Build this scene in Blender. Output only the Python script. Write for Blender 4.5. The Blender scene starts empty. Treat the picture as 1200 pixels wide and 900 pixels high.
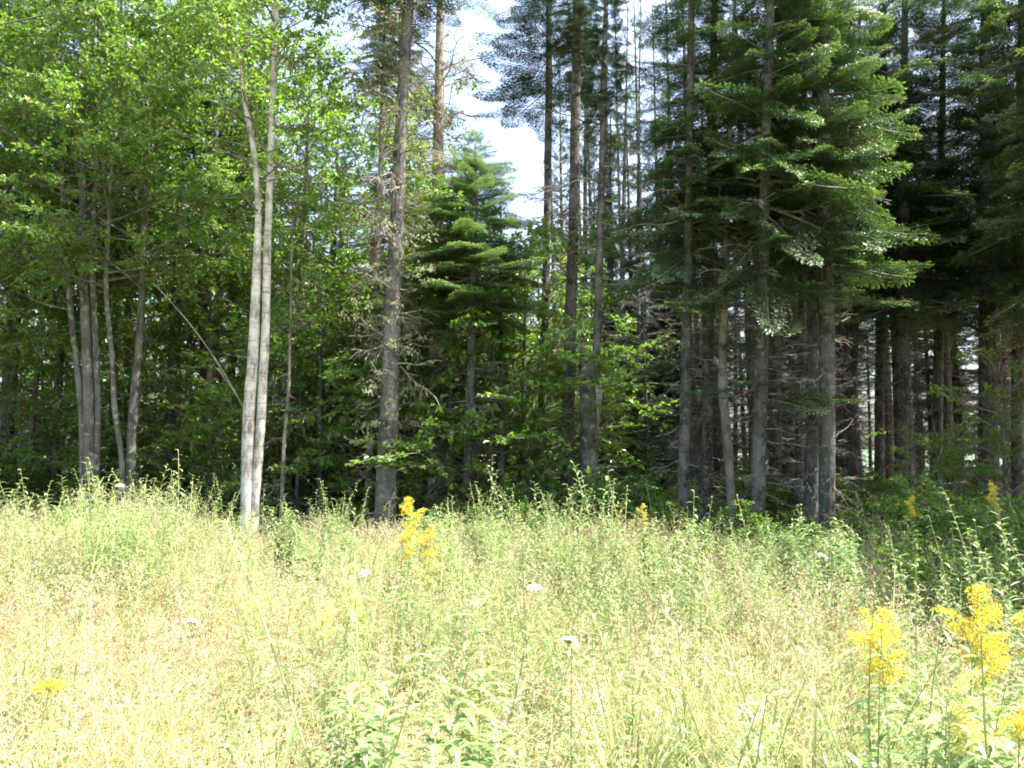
import bpy, math, random
import numpy as np
R = math.radians
rng = np.random.default_rng(11)
random.seed(11)
S = bpy.context.scene
COL = S.collection

# ------------------------------------------------------------------ camera, sky, sun, exposure
CAM_Z, F, CX, CY, HOR = 1.65, 942.0, 600.0, 450.0, 540.0
PITCH = math.atan((HOR - CY) / F)
cam_d = bpy.data.cameras.new("camera"); cam = bpy.data.objects.new("camera", cam_d); COL.objects.link(cam)
cam.location = (0, 0, CAM_Z); cam.rotation_euler = (R(90) + PITCH, 0, 0)
cam_d.sensor_width = 36; cam_d.lens = 36 * F / 1200; cam_d.clip_start = 0.05; cam_d.clip_end = 8000
S.camera = cam
SUN_AZ, SUN_EL = R(-8), R(64)          # azimuth counted from +x towards +y
sun_dir = np.array([math.cos(SUN_AZ) * math.cos(SUN_EL), math.sin(SUN_AZ) * math.cos(SUN_EL), math.sin(SUN_EL)])
w = bpy.data.worlds.new("World"); S.world = w; w.use_nodes = True
nt = w.node_tree; bg = nt.nodes["Background"]
sky = nt.nodes.new("ShaderNodeTexSky"); sky.sky_type = 'NISHITA'; sky.sun_disc = False
sky.sun_elevation = SUN_EL; sky.sun_rotation = R(90) - SUN_AZ
sky.air_density = 1.0; sky.dust_density = 6.0; sky.ozone_density = 1.0
nt.links.new(sky.outputs[0], bg.inputs[0]); bg.inputs[1].default_value = 0.15
sl = bpy.data.lights.new("sun", 'SUN'); so = bpy.data.objects.new("sun", sl); COL.objects.link(so)
sl.energy = 5.0; sl.angle = R(0.53); sl.color = (1.0, 0.955, 0.87)
from mathutils import Vector
so.rotation_euler = Vector(sun_dir).to_track_quat('Z', 'Y').to_euler(); so.location = (20, 5, 30)
S.view_settings.view_transform = 'Standard'; S.view_settings.look = 'None'
S.view_settings.exposure = 2.1; S.view_settings.gamma = 1.0; S.view_settings.use_curve_mapping = False
c = S.cycles
c.max_bounces = 5; c.diffuse_bounces = 3; c.glossy_bounces = 2; c.transmission_bounces = 4; c.transparent_max_bounces = 2
c.use_adaptive_sampling = True; c.adaptive_threshold = 0.02
c.caustics_reflective = False; c.caustics_refractive = False
c.use_denoising = True; c.denoiser = 'OPENIMAGEDENOISE'; c.filter_width = 1.8; c.sample_clamp_indirect = 6.0

# ------------------------------------------------------------------ helpers
def px(x, y, d):
    """the point at depth Y = d under photo pixel (x, y)"""
    cp, sp = math.cos(PITCH), math.sin(PITCH)
    u = (x - CX) / F; v = (y - CY) / F
    dy = cp + v * sp; dz = sp - v * cp
    k = d / dy
    return np.array([u * k, d, CAM_Z + dz * k])

def ground_z(x, y):
    x = np.asarray(x, float); y = np.asarray(y, float)
    z = 0.05 * np.sin(x * 0.55 + 1.3) * np.cos(y * 0.45) + 0.03 * np.sin(x * 1.3 + y * 0.9)
    z = z * np.clip(1.2 - np.abs(x) / 60, 0, 1) - 0.012 * np.clip(x, -14, 14)
    fall = np.clip((y - 15) / 26, 0, 1)
    z = z - 0.95 * fall - 2.2 * np.clip((y - 41) / 12, 0, 1)
    return z

class MB:
    """collects triangles with two floats per vertex (var, tip)"""
    def __init__(s): s.V, s.T, s.A, s.B, s.M, s.n = [], [], [], [], [], 0
    def add(s, V, T, var=0.5, tip=0.0, mi=0):
        V = np.asarray(V, np.float32); T = np.asarray(T, np.int64)
        s.V.append(V); s.T.append(T + s.n); n = len(V)
        s.A.append(np.broadcast_to(np.asarray(var, np.float32), (n,))); s.B.append(np.broadcast_to(np.asarray(tip, np.float32), (n,)))
        s.M.append(np.full(len(T), mi, np.int32)); s.n += n
    def arrays(s):
        return np.concatenate(s.V), np.concatenate(s.T), np.concatenate(s.A), np.concatenate(s.B), np.concatenate(s.M)
    def mesh(s, name, mats, smooth=False):
        V, T, A, B, M = s.arrays()
        me = bpy.data.meshes.new(name)
        me.vertices.add(len(V)); me.vertices.foreach_set("co", V.astype(np.float32).ravel())
        me.loops.add(len(T) * 3); me.loops.foreach_set("vertex_index", T.astype(np.int32).ravel())
        me.polygons.add(len(T)); me.polygons.foreach_set("loop_start", np.arange(0, len(T) * 3, 3, dtype=np.int32))
        me.polygons.foreach_set("loop_total", np.full(len(T), 3, np.int32))
        mats = mats if isinstance(mats, (list, tuple)) else [mats]
        for m in mats: me.materials.append(m)
        me.polygons.foreach_set("material_index", M)
        me.polygons.foreach_set("use_smooth", np.full(len(T), smooth, bool))
        a = me.attributes.new("var", 'FLOAT', 'POINT'); a.data.foreach_set("value", A.astype(np.float32))
        a = me.attributes.new("tip", 'FLOAT', 'POINT'); a.data.foreach_set("value", B.astype(np.float32))
        me.update(); me.validate()
        return me

def link(name, me, parent=None, loc=None, rotz=0.0, scale=None):
    o = bpy.data.objects.new(name, me); COL.objects.link(o)
    if parent is not None: o.parent = parent
    if loc is not None: o.location = [float(q) for q in loc]
    o.rotation_euler = (0, 0, rotz)
    if scale is not None: o.scale = scale
    return o
def tag(o, label, cat, group=None):
    o["label"] = label; o["category"] = cat
    if group: o["group"] = group
    return o
def thing(name, label, cat, loc, group=None, rotz=0.0):
    o = link(name, None, None, loc, rotz); o.empty_display_size = 0.2
    return tag(o, label, cat, group)
def kind(o, k): o["kind"] = k; return o

def frames(P):
    D = np.gradient(P, axis=0); D /= np.linalg.norm(D, axis=1, keepdims=True) + 1e-9
    ref = np.array([0.31, 0.95, 0.02]); ref = np.where((np.abs(D @ ref) > 0.92)[:, None], np.array([1.0, 0.1, 0.0]), ref)
    U = np.cross(D, ref); U /= np.linalg.norm(U, axis=1, keepdims=True) + 1e-9
    return D, U, np.cross(D, U)
def tube(mb, P, rad, sides=6, var=0.5, tip=0.0, rough=0.0, mi=0, cap=True):
    P = np.asarray(P, float); rad = np.broadcast_to(np.asarray(rad, float), (len(P),))
    _, U, W = frames(P); n = len(P)
    a = np.arange(sides) * 2 * math.pi / sides
    rr = rad[:, None] * (1 + rough * rng.normal(size=(n, sides)))
    V = P[:, None, :] + rr[..., None] * (np.cos(a)[None, :, None] * U[:, None, :] + np.sin(a)[None, :, None] * W[:, None, :])
    V = V.reshape(-1, 3)
    i = np.arange(n - 1)[:, None] * sides; j = np.arange(sides)[None, :]; k = (j + 1) % sides
    q = [i + j, i + k, i + sides + k, i + sides + j]
    T = np.concatenate([np.stack([q[0], q[1], q[2]], -1).reshape(-1, 3), np.stack([q[0], q[2], q[3]], -1).reshape(-1, 3)])
    if cap:
        V = np.vstack([V, P[-1]]); b = (n - 1) * sides
        T = np.concatenate([T, np.stack([b + np.arange(sides), b + (np.arange(sides) + 1) % sides, np.full(sides, n * sides)], -1)])
    mb.add(V, T, var, tip, mi)
def curve(pts, n):
    """smooth resample of control points"""
    P = np.asarray(pts, float)
    t = np.concatenate([[0], np.cumsum(np.linalg.norm(np.diff(P[:, :3], axis=0), axis=1))])
    s = np.linspace(0, t[-1], n)
    Q = np.stack([np.interp(s, t, P[:, k]) for k in range(P.shape[1])], 1)
    for _ in range(3):
        Q[1:-1] = 0.25 * Q[:-2] + 0.5 * Q[1:-1] + 0.25 * Q[2:]
    return Q
def leaf_tris(P, D, N, L, W, fold=0.25):
    """many leaves: base points P, directions D, normals N, lengths L, widths W -> folded rhombus pairs"""
    D = D / (np.linalg.norm(D, axis=1, keepdims=True) + 1e-9)
    X = np.cross(N, D); X /= np.linalg.norm(X, axis=1, keepdims=True) + 1e-9
    N2 = np.cross(D, X); L = L[:, None]; W = W[:, None]
    V = np.stack([P, P + D * L * .42 + X * W * .5 + N2 * W * fold, P + D * L - N2 * L * .12, P + D * L * .42 - X * W * .5 + N2 * W * fold], 1).reshape(-1, 3)
    b = np.arange(len(P))[:, None] * 4
    T = np.concatenate([b + [0, 1, 2], b + [0, 2, 3]], 1).reshape(-1, 3)
    return V, T
def rot_to(yaw, pitch, roll=0.0):
    cy, sy, cp, sp, cr, sr = math.cos(yaw), math.sin(yaw), math.cos(pitch), math.sin(pitch), math.cos(roll), math.sin(roll)
    Rz = np.array([[cy, -sy, 0], [sy, cy, 0], [0, 0, 1]]); Ry = np.array([[cp, 0, -sp], [0, 1, 0], [sp, 0, cp]])
    Rx = np.array([[1, 0, 0], [0, cr, -sr], [0, sr, cr]])
    return Rz @ Ry @ Rx

# ------------------------------------------------------------------ materials
def new_mat(name):
    m = bpy.data.materials.new(name); m.use_nodes = True; t = m.node_tree
    for n in list(t.nodes): t.nodes.remove(n)
    return m, t, t.nodes, t.links
def mixc(t, fac, a, b, mode='MIX'):
    n = t.nodes.new("ShaderNodeMix"); n.data_type = 'RGBA'; n.blend_type = mode
    for sock, v in ((n.inputs[0], fac), (n.inputs[6], a), (n.inputs[7], b)):
        if isinstance(v, (int, float)): sock.default_value = v
        elif isinstance(v, tuple): sock.default_value = (*v, 1) if len(v) == 3 else v
        else: t.links.new(v, sock)
    return n.outputs[2]
def mathn(t, op, a, b=0.0, clamp=False):
    n = t.nodes.new("ShaderNodeMath"); n.operation = op; n.use_clamp = clamp
    for sock, v in ((n.inputs[0], a), (n.inputs[1], b)):
        if isinstance(v, (int, float)): sock.default_value = v
        else: t.links.new(v, sock)
    return n.outputs[0]
def leaf_mat(name, ca, cb, ctip, trans=0.35, tmul=(1.5, 1.6, 0.9), rough=0.5, spec=0.4, tipk=0.8, jitter=0.5):
    m, t, N, L = new_mat(name)
    va = N.new("ShaderNodeAttribute"); va.attribute_name = "var"; ta = N.new("ShaderNodeAttribute"); ta.attribute_name = "tip"
    geo = N.new("ShaderNodeNewGeometry"); oi = N.new("ShaderNodeObjectInfo")
    f = mathn(t, 'ADD', mathn(t, 'MULTIPLY', va.outputs["Fac"], 1 - jitter), mathn(t, 'MULTIPLY', geo.outputs["Random Per Island"], jitter))
    f = mathn(t, 'ADD', f, mathn(t, 'MULTIPLY', mathn(t, 'SUBTRACT', oi.outputs["Random"], 0.5), 0.35), True)
    col = mixc(t, f, ca, cb)
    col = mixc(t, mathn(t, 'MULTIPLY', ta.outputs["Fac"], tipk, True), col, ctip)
    p = N.new("ShaderNodeBsdfPrincipled"); L.new(col, p.inputs["Base Color"]); p.inputs["Roughness"].default_value = rough
    p.inputs["Specular IOR Level"].default_value = spec
    tr = N.new("ShaderNodeBsdfTranslucent"); L.new(mixc(t, 1.0, col, tmul, 'MULTIPLY'), tr.inputs[0])
    mx = N.new("ShaderNodeMixShader"); mx.inputs[0].default_value = trans
    L.new(p.outputs[0], mx.inputs[1]); L.new(tr.outputs[0], mx.inputs[2])
    o = N.new("ShaderNodeOutputMaterial"); L.new(mx.outputs[0], o.inputs[0])
    return m
def bark_mat(name, dark, mid, light, lichen=None, scale=9.0, bump=0.6, bands=0.0):
    m, t, N, L = new_mat(name)
    tc = N.new("ShaderNodeTexCoord"); mp = N.new("ShaderNodeMapping"); mp.inputs["Scale"].default_value = (1, 1, 0.35)
    oi = N.new("ShaderNodeObjectInfo"); off = N.new("ShaderNodeVectorMath"); off.operation = 'ADD'
    L.new(tc.outputs["Object"], off.inputs[0])
    cx = N.new("ShaderNodeCombineXYZ"); L.new(mathn(t, 'MULTIPLY', oi.outputs["Random"], 40.0), cx.inputs[0]); L.new(mathn(t, 'MULTIPLY', oi.outputs["Random"], 17.0), cx.inputs[2])
    L.new(cx.outputs[0], off.inputs[1]); L.new(off.outputs[0], mp.inputs[0])
    n1 = N.new("ShaderNodeTexNoise"); n1.inputs["Scale"].default_value = scale * 2.2; n1.inputs["Detail"].default_value = 8; n1.inputs["Roughness"].default_value = .7
    L.new(mp.outputs[0], n1.inputs["Vector"])
    n2 = N.new("ShaderNodeTexNoise"); n2.inputs["Scale"].default_value = scale * .35; n2.inputs["Detail"].default_value = 4; L.new(off.outputs[0], n2.inputs["Vector"])
    vr = N.new("ShaderNodeTexVoronoi"); vr.inputs["Scale"].default_value = scale * 2.5; L.new(mp.outputs[0], vr.inputs["Vector"])
    r1 = N.new("ShaderNodeMapRange"); r1.inputs[1].default_value = .40; r1.inputs[2].default_value = .60; L.new(n1.outputs["Fac"], r1.inputs[0])
    col = mixc(t, r1.outputs[0], dark, mid)
    r2 = N.new("ShaderNodeMapRange"); r2.inputs[1].default_value = .44; r2.inputs[2].default_value = .62; L.new(n2.outputs["Fac"], r2.inputs[0])
    col = mixc(t, mathn(t, 'MULTIPLY', r2.outputs[0], .7), col, light)
    if lichen:
        n3 = N.new("ShaderNodeTexNoise"); n3.inputs["Scale"].default_value = scale * 1.3; n3.inputs["Detail"].default_value = 6; L.new(off.outputs[0], n3.inputs["Vector"])
        r3 = N.new("ShaderNodeMapRange"); r3.inputs[1].default_value = .58; r3.inputs[2].default_value = .64; L.new(n3.outputs["Fac"], r3.inputs[0])
        col = mixc(t, mathn(t, 'MULTIPLY', r3.outputs[0], .75), col, lichen)
    if bands:
        m2 = N.new("ShaderNodeMapping"); m2.inputs["Scale"].default_value = (2.2, 2.2, 26); L.new(off.outputs[0], m2.inputs[0])
        n4 = N.new("ShaderNodeTexNoise"); n4.inputs["Scale"].default_value = 1.0; n4.inputs["Detail"].default_value = 3; L.new(m2.outputs[0], n4.inputs["Vector"])
        r4 = N.new("ShaderNodeMapRange"); r4.inputs[1].default_value = .56; r4.inputs[2].default_value = .7; L.new(n4.outputs["Fac"], r4.inputs[0])
        col = mixc(t, mathn(t, 'MULTIPLY', r4.outputs[0], bands), col, dark)
    p = N.new("ShaderNodeBsdfPrincipled"); L.new(col, p.inputs["Base Color"]); p.inputs["Roughness"].default_value = .85; p.inputs["Specular IOR Level"].default_value = .25
    hsum = mathn(t, 'ADD', n1.outputs["Fac"], mathn(t, 'MULTIPLY', vr.outputs["Distance"], .6))
    b = N.new("ShaderNodeBump"); b.inputs["Strength"].default_value = bump; b.inputs["Distance"].default_value = .02; L.new(hsum, b.inputs["Height"]); L.new(b.outputs[0], p.inputs["Normal"])
    o = N.new("ShaderNodeOutputMaterial"); L.new(p.outputs[0], o.inputs[0])
    return m

M = {}
M['needle'] = leaf_mat('fir_needles', (.018, .052, .018), (.042, .096, .03), (.20, .29, .11), .2, (1.5, 1.6, .8), .42, .45, .75)  # tip colour: paler new growth, brightened further to imitate sunlit bough ends
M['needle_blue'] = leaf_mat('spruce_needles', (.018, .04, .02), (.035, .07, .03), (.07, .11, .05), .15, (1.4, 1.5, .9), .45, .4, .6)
M['needle_young_lit'] = leaf_mat('young_fir_needles_lit', (.045, .10, .034), (.085, .16, .056), (.20, .27, .12), .3, (1.5, 1.6, .8), .42, .45, .75)  # yellowish green of the small fir, lightened to imitate sun on its crown
M['leaf'] = leaf_mat('broad_leaves', (.055, .128, .022), (.13, .22, .045), (.25, .29, .09), .5, (1.75, 1.8, .75), .34, .6, .7)
M['leaf_under'] = leaf_mat('shade_leaves', (.05, .115, .02), (.11, .195, .04), (.2, .26, .07), .5, (1.8, 1.95, .75), .38, .5, .6)
M['fern'] = leaf_mat('fern_fronds', (.05, .12, .02), (.10, .19, .035), (.2, .25, .06), .4, (1.5, 1.6, .7), .5, .3)
M['forb'] = leaf_mat('forb_leaves', (.075, .165, .045), (.19, .29, .105), (.34, .42, .18), .35, (1.2, 1.3, .85), .36, .6, .6)
M['forb_stem'] = leaf_mat('forb_stems', (.22, .25, .10), (.34, .33, .16), (.36, .38, .18), .1, (1.2, 1.2, .8), .5, .4)
M['yellow'] = leaf_mat('goldenrod_florets', (.46, .36, .03), (.66, .56, .075), (.74, .66, .18), .3, (1.2, 1.1, .6), .6, .2, .5)
M['yellow_pale'] = leaf_mat('opening_florets', (.48, .49, .16), (.62, .60, .24), (.70, .68, .36), .3, (1.2, 1.1, .7), .6, .2, .5)
M['white'] = leaf_mat('white_florets', (.72, .72, .66), (.82, .82, .78), (.8, .8, .72), .3, (1.1, 1.1, 1.0), .6, .2)
M['grass'] = leaf_mat('meadow_blades', (.16, .25, .07), (.385, .345, .155), (.49, .445, .245), .35, (1.1, 1.1, .95), .45, .45, .7, .35)
M['seed'] = leaf_mat('seed_heads', (.38, .33, .21), (.44, .36, .255), (.56, .50, .37), .4, (1.2, 1.1, .9), .6, .2)
M['seed_red'] = leaf_mat('reddish_seed_heads', (.24, .13, .08), (.36, .21, .14), (.46, .32, .22), .35, (1.2, 1.1, .9), .6, .2)
M['rust'] = leaf_mat('rust_needles', (.28, .08, .02), (.38, .13, .04), (.4, .16, .06), .2)
M['lichen'] = leaf_mat('beard_lichen', (.24, .26, .15), (.36, .37, .23), (.42, .42, .28), .35, (1.2, 1.2, .9), .8, .1)
M['fir_bark'] = bark_mat('fir_bark', (.035, .033, .03), (.11, .107, .098), (.175, .177, .166), (.23, .25, .20), 9, .9, .4)
M['spruce_bark'] = bark_mat('spruce_bark', (.03, .027, .024), (.10, .092, .083), (.175, .168, .155), (.22, .23, .18), 10, 1.3)
M['maple_bark'] = bark_mat('maple_bark', (.05, .048, .042), (.11, .107, .097), (.165, .163, .15), (.25, .27, .21), 7, .4)
M['pale_bark'] = bark_mat('pale_bark', (.14, .13, .12), (.46, .44, .41), (.60, .58, .55), (.27, .28, .22), 8, .5, .8)
M['snag'] = bark_mat('bare_wood', (.10, .085, .07), (.24, .21, .18), (.38, .345, .30), None, 8, .7)
M['twig'] = bark_mat('dead_twigs', (.09, .075, .06), (.16, .14, .115), (.24, .22, .19), (.25, .27, .19), 14, .3)
M['limb'] = bark_mat('limb_bark', (.08, .07, .055), (.15, .14, .12), (.22, .21, .18), None, 10, .4)

def ground_mat():
    m, t, N, L = new_mat('ground_soil')
    tc = N.new("ShaderNodeTexCoord"); sx = N.new("ShaderNodeSeparateXYZ"); L.new(tc.outputs["Object"], sx.inputs[0])
    n1 = N.new("ShaderNodeTexNoise"); n1.inputs["Scale"].default_value = 2.4; n1.inputs["Detail"].default_value = 9; n1.inputs["Roughness"].default_value = .7; L.new(tc.outputs["Object"], n1.inputs["Vector"])
    n2 = N.new("ShaderNodeTexNoise"); n2.inputs["Scale"].default_value = 38; n2.inputs["Detail"].default_value = 6; L.new(tc.outputs["Object"], n2.inputs["Vector"])
    mead = mixc(t, n1.outputs["Fac"], (.16, .14, .06), (.30, .25, .12)); mead = mixc(t, n2.outputs["Fac"], mead, (.10, .12, .04))
    duff = mixc(t, n1.outputs["Fac"], (.05, .036, .024), (.12, .08, .05)); duff = mixc(t, mathn(t, 'MULTIPLY', n2.outputs["Fac"], .5), duff, (.16, .11, .07))
    r = N.new("ShaderNodeMapRange"); r.inputs[1].default_value = 11.0; r.inputs[2].default_value = 13.2
    L.new(mathn(t, 'ADD', sx.outputs[1], mathn(t, 'MULTIPLY', n1.outputs["Fac"], 1.0)), r.inputs[0])
    p = N.new("ShaderNodeBsdfPrincipled"); L.new(mixc(t, r.outputs[0], mead, duff), p.inputs["Base Color"]); p.inputs["Roughness"].default_value = .95
    b = N.new("ShaderNodeBump"); b.inputs["Distance"].default_value = .04; b.inputs["Strength"].default_value = .8; L.new(n2.outputs["Fac"], b.inputs["Height"]); L.new(b.outputs[0], p.inputs["Normal"])
    o = N.new("ShaderNodeOutputMaterial"); L.new(p.outputs[0], o.inputs[0]); return m
def water_mat():
    m, t, N, L = new_mat('lake_water')
    tc = N.new("ShaderNodeTexCoord"); mp = N.new("ShaderNodeMapping"); mp.inputs["Scale"].default_value = (.35, 1.0, 1); L.new(tc.outputs["Object"], mp.inputs[0])
    n1 = N.new("ShaderNodeTexNoise"); n1.inputs["Scale"].default_value = 2.2; n1.inputs["Detail"].default_value = 5; L.new(mp.outputs[0], n1.inputs["Vector"])
    p = N.new("ShaderNodeBsdfPrincipled"); p.inputs["Base Color"].default_value = (.05, .09, .12, 1); p.inputs["Roughness"].default_value = .08; p.inputs["IOR"].default_value = 1.33
    b = N.new("ShaderNodeBump"); b.inputs["Distance"].default_value = .06; b.inputs["Strength"].default_value = .35; L.new(n1.outputs["Fac"], b.inputs["Height"]); L.new(b.outputs[0], p.inputs["Normal"])
    o = N.new("ShaderNodeOutputMaterial"); L.new(p.outputs[0], o.inputs[0]); return m
def shore_mat():
    m, t, N, L = new_mat('far_woods')
    tc = N.new("ShaderNodeTexCoord")
    n1 = N.new("ShaderNodeTexNoise"); n1.inputs["Scale"].default_value = .06; n1.inputs["Detail"].default_value = 9; L.new(tc.outputs["Object"], n1.inputs["Vector"])
    p = N.new("ShaderNodeBsdfPrincipled"); L.new(mixc(t, n1.outputs["Fac"], (.04, .07, .04), (.09, .13, .07)), p.inputs["Base Color"]); p.inputs["Roughness"].default_value = .9
    o = N.new("ShaderNodeOutputMaterial"); L.new(p.outputs[0], o.inputs[0]); return m

# ------------------------------------------------------------------ ground, lake, far shore
def grid_mesh(name, xs, ys, zf, mat, smooth=True):
    X, Y = np.meshgrid(xs, ys, indexing='ij'); Z = zf(X, Y)
    V = np.stack([X, Y, Z], -1).reshape(-1, 3); nx, ny = len(xs), len(ys)
    i = (np.arange(nx - 1)[:, None] * ny + np.arange(ny - 1)[None, :]).ravel()
    T = np.concatenate([np.stack([i, i + ny, i + ny + 1], -1), np.stack([i, i + ny + 1, i + 1], -1)])
    mb = MB(); mb.add(V, T); return mb.mesh(name, mat, smooth)
far = lambda a, b, n: np.geomspace(a, b, n)
xs = np.concatenate([-far(31, 3500, 14)[::-1], np.linspace(-30, 30, 121), far(31, 3500, 14)])
ys = np.concatenate([-far(21, 3500, 14)[::-1], np.linspace(-20, 60, 161), far(62, 3500, 12)])
kind(link('ground', grid_mesh('ground', xs, ys, ground_z, ground_mat())), 'structure')
LAKE_Z = -0.95
kind(link('lake_water', grid_mesh('lake_water', np.linspace(-900, 900, 13), np.array([34, 120, 400, 900, 1500.]), lambda X, Y: X * 0 + LAKE_Z, water_mat())), 'structure')
def shore_z(X, Y):
    r = np.clip((Y - 700) / 260, 0, 1); return -3 + (9 + 4 * np.sin(X / 190.) + 3 * np.sin(X / 63. + 2) + 1.5 * np.sin(X / 11.) * np.sin(X / 17.)) * np.sin(r * math.pi) ** .7
kind(link('far_shore_hills', grid_mesh('far_shore_hills', np.linspace(-1500, 1500, 500), np.linspace(690, 970, 12), shore_z, shore_mat())), 'structure')

# ------------------------------------------------------------------ branch prototypes (unit length along +x)
def needle_strip(mb, a, b, n, ln, wd, var, tip0, tip1):
    """flat feather of needles from a to b"""
    d = b - a; L = np.linalg.norm(d); d = d / (L + 1e-9)
    x = np.cross(np.array([0, 0, 1.0]), d); x /= np.linalg.norm(x) + 1e-9
    t = (np.arange(n) + .5) / n; side = np.where(np.arange(n) % 2, 1.0, -1.0)
    P = a + d * (t * L)[:, None]
    up = rng.normal(.25, .35, n)
    D = d * .62 + x * side[:, None] * .75 + np.array([0, 0, 1.0]) * up[:, None]
    D /= np.linalg.norm(D, axis=1, keepdims=True)
    l = ln * rng.uniform(.7, 1.2, n)
    W = d * (wd * .5)
    V = np.stack([P - W, P + W, P + D * l[:, None]], 1).reshape(-1, 3)
    mb.add(V, np.arange(n * 3).reshape(-1, 3), var, np.repeat(tip0 + (tip1 - tip0) * t, 3))
    # end needles
    V = np.stack([b - x * wd, b + x * wd, b + d * ln * 1.2]); mb.add(V, [[0, 1, 2]], var, tip1)
def fir_bough(dense=1.0, droop=.16, width=.42, nz=1.0):
    mb = MB(); var = .5
    ax = lambda t: np.array([t, 0, .05 * t - droop * t * t + .10 * t ** 4])
    tw = MB()
    tube(tw, np.array([ax(t) for t in np.linspace(0, 1, 6)]), np.linspace(.012, .003, 6), 3)
    n = int(17 * dense)
    for i in range(n):
        t = .16 + .82 * i / (n - 1)
        for sd in (-1, 1):
            if rng.random() < .12: continue
            L = width * (1 - t) ** .75 * rng.uniform(.7, 1.15) * min(1, .45 + t * 2.2) + .05
            ang = sd * R(rng.uniform(42, 62)); o = ax(t)
            d = np.array([math.cos(ang), math.sin(ang), rng.normal(-.04, .10)])
            e = o + d * L + np.array([0, 0, -.06 * L])
            v = rng.random()
            m = max(2, int(L / .055))
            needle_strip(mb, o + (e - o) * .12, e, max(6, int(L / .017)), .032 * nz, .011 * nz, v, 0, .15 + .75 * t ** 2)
            for k in range(m):
                for s2 in (-1, 1):
                    tt = .22 + .72 * k / m
                    a2 = ang + s2 * R(rng.uniform(38, 58)); l2 = L * (1 - tt) * .62 + .03
                    o2 = o + (e - o) * tt; d2 = np.array([math.cos(a2), math.sin(a2), rng.normal(0, .14)])
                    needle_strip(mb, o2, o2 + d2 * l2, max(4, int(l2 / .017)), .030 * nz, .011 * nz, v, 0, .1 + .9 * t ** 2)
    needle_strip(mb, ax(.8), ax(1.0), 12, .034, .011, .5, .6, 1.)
    return mb.arrays(), tw.arrays()
FIR = [fir_bough(1.0, rng.uniform(.12, .38), rng.uniform(.3, .42)) for _ in range(7)]
SPARSE = [fir_bough(.7, rng.uniform(.1, .3), rng.uniform(.28, .42), 1.5) for _ in range(4)]

def dead_bough(k=8):
    mb = MB(); dr = rng.uniform(-.1, .3)
    P = np.array([[t, .05 * math.sin(t * 5 + k), .12 * t - dr * t * t + .03 * math.sin(9 * t + k)] for t in np.linspace(0, 1, 7)])
    tube(mb, P, np.linspace(.016, .004, 7), 3)
    for i in range(k):
        t = rng.uniform(.2, .95); o = np.array([np.interp(t, np.linspace(0, 1, 7), P[:, q]) for q in range(3)])
        a = rng.choice([-1, 1]) * R(rng.uniform(30, 70)); L = rng.uniform(.12, .4) * (1.1 - t) + .05
        d = np.array([math.cos(a), math.sin(a), rng.normal(-.05, .3)]); e = o + d * L
        mid = (o + e) / 2 + rng.normal(0, .02, 3)
        tube(mb, np.array([o, mid, e]), [.0075, .006, .003], 3)
        for _ in range(2):
            tt = rng.uniform(.3, .9); o2 = o + (e - o) * tt; d2 = d + rng.normal(0, .6, 3)
            tube(mb, np.array([o2, o2 + d2 * L * .4]), [.005, .0025], 3)
    return mb.arrays()
DEAD = [dead_bough(int(rng.integers(5, 11))) for _ in range(8)]

def leafy_bough(nl=70, ls=.075):
    mb = MB(); tw = MB()
    P = np.array([[t, .08 * math.sin(t * 4), .14 * t - .22 * t * t] for t in np.linspace(0, 1, 6)]); tube(tw, P, np.linspace(.009, .002, 6), 3)
    segs = []
    for i in range(9):
        t = .15 + .85 * i / 9; o = np.array([np.interp(t, np.linspace(0, 1, 6), P[:, q]) for q in range(3)])
        a = (1 if i % 2 else -1) * R(rng.uniform(35, 70)); L = rng.uniform(.2, .45) * (1.15 - t * .6)
        d = np.array([math.cos(a), math.sin(a), rng.normal(.0, .3)]); segs.append((o, o + d * L)); tube(tw, np.array([o, o + d * L]), [.004, .0015], 3)
    segs.append((P[2], P[5]))
    A = np.array([s[0] for s in segs]); B = np.array([s[1] for s in segs])
    q = rng.integers(0, len(segs), nl); t = rng.uniform(.15, 1.05, nl)[:, None]
    Pp = A[q] + (B[q] - A[q]) * t + rng.normal(0, .02, (nl, 3))
    D = (B[q] - A[q]); D /= np.linalg.norm(D, axis=1, keepdims=True)
    D = D * .5 + rng.normal(0, .6, (nl, 3)) + np.array([0, 0, -.28])
    Nn = np.array([0, 0, 1.0]) + rng.normal(0, .5, (nl, 3))
    l = ls * rng.uniform(.65, 1.25, nl)
    V, T = leaf_tris(Pp, D, Nn, l, l * rng.uniform(.6, .85, nl)); mb.add(V, T, np.repeat(rng.random(nl), 4), np.repeat((rng.random(nl) < .22) * rng.random(nl), 4))
    return mb.arrays(), tw.arrays()
LEAFY = [leafy_bough(int(rng.integers(62, 92)), .104) for _ in range(7)]

def put(mb, proto, o, Rm, s, var=None, tipmul=1.0, mi=0):
    V, T, A, B, _ = proto
    mb.add((V * s) @ Rm.T + o, T, (A * .45 + .55 * var) if var is not None else A, B * tipmul, mi)

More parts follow.
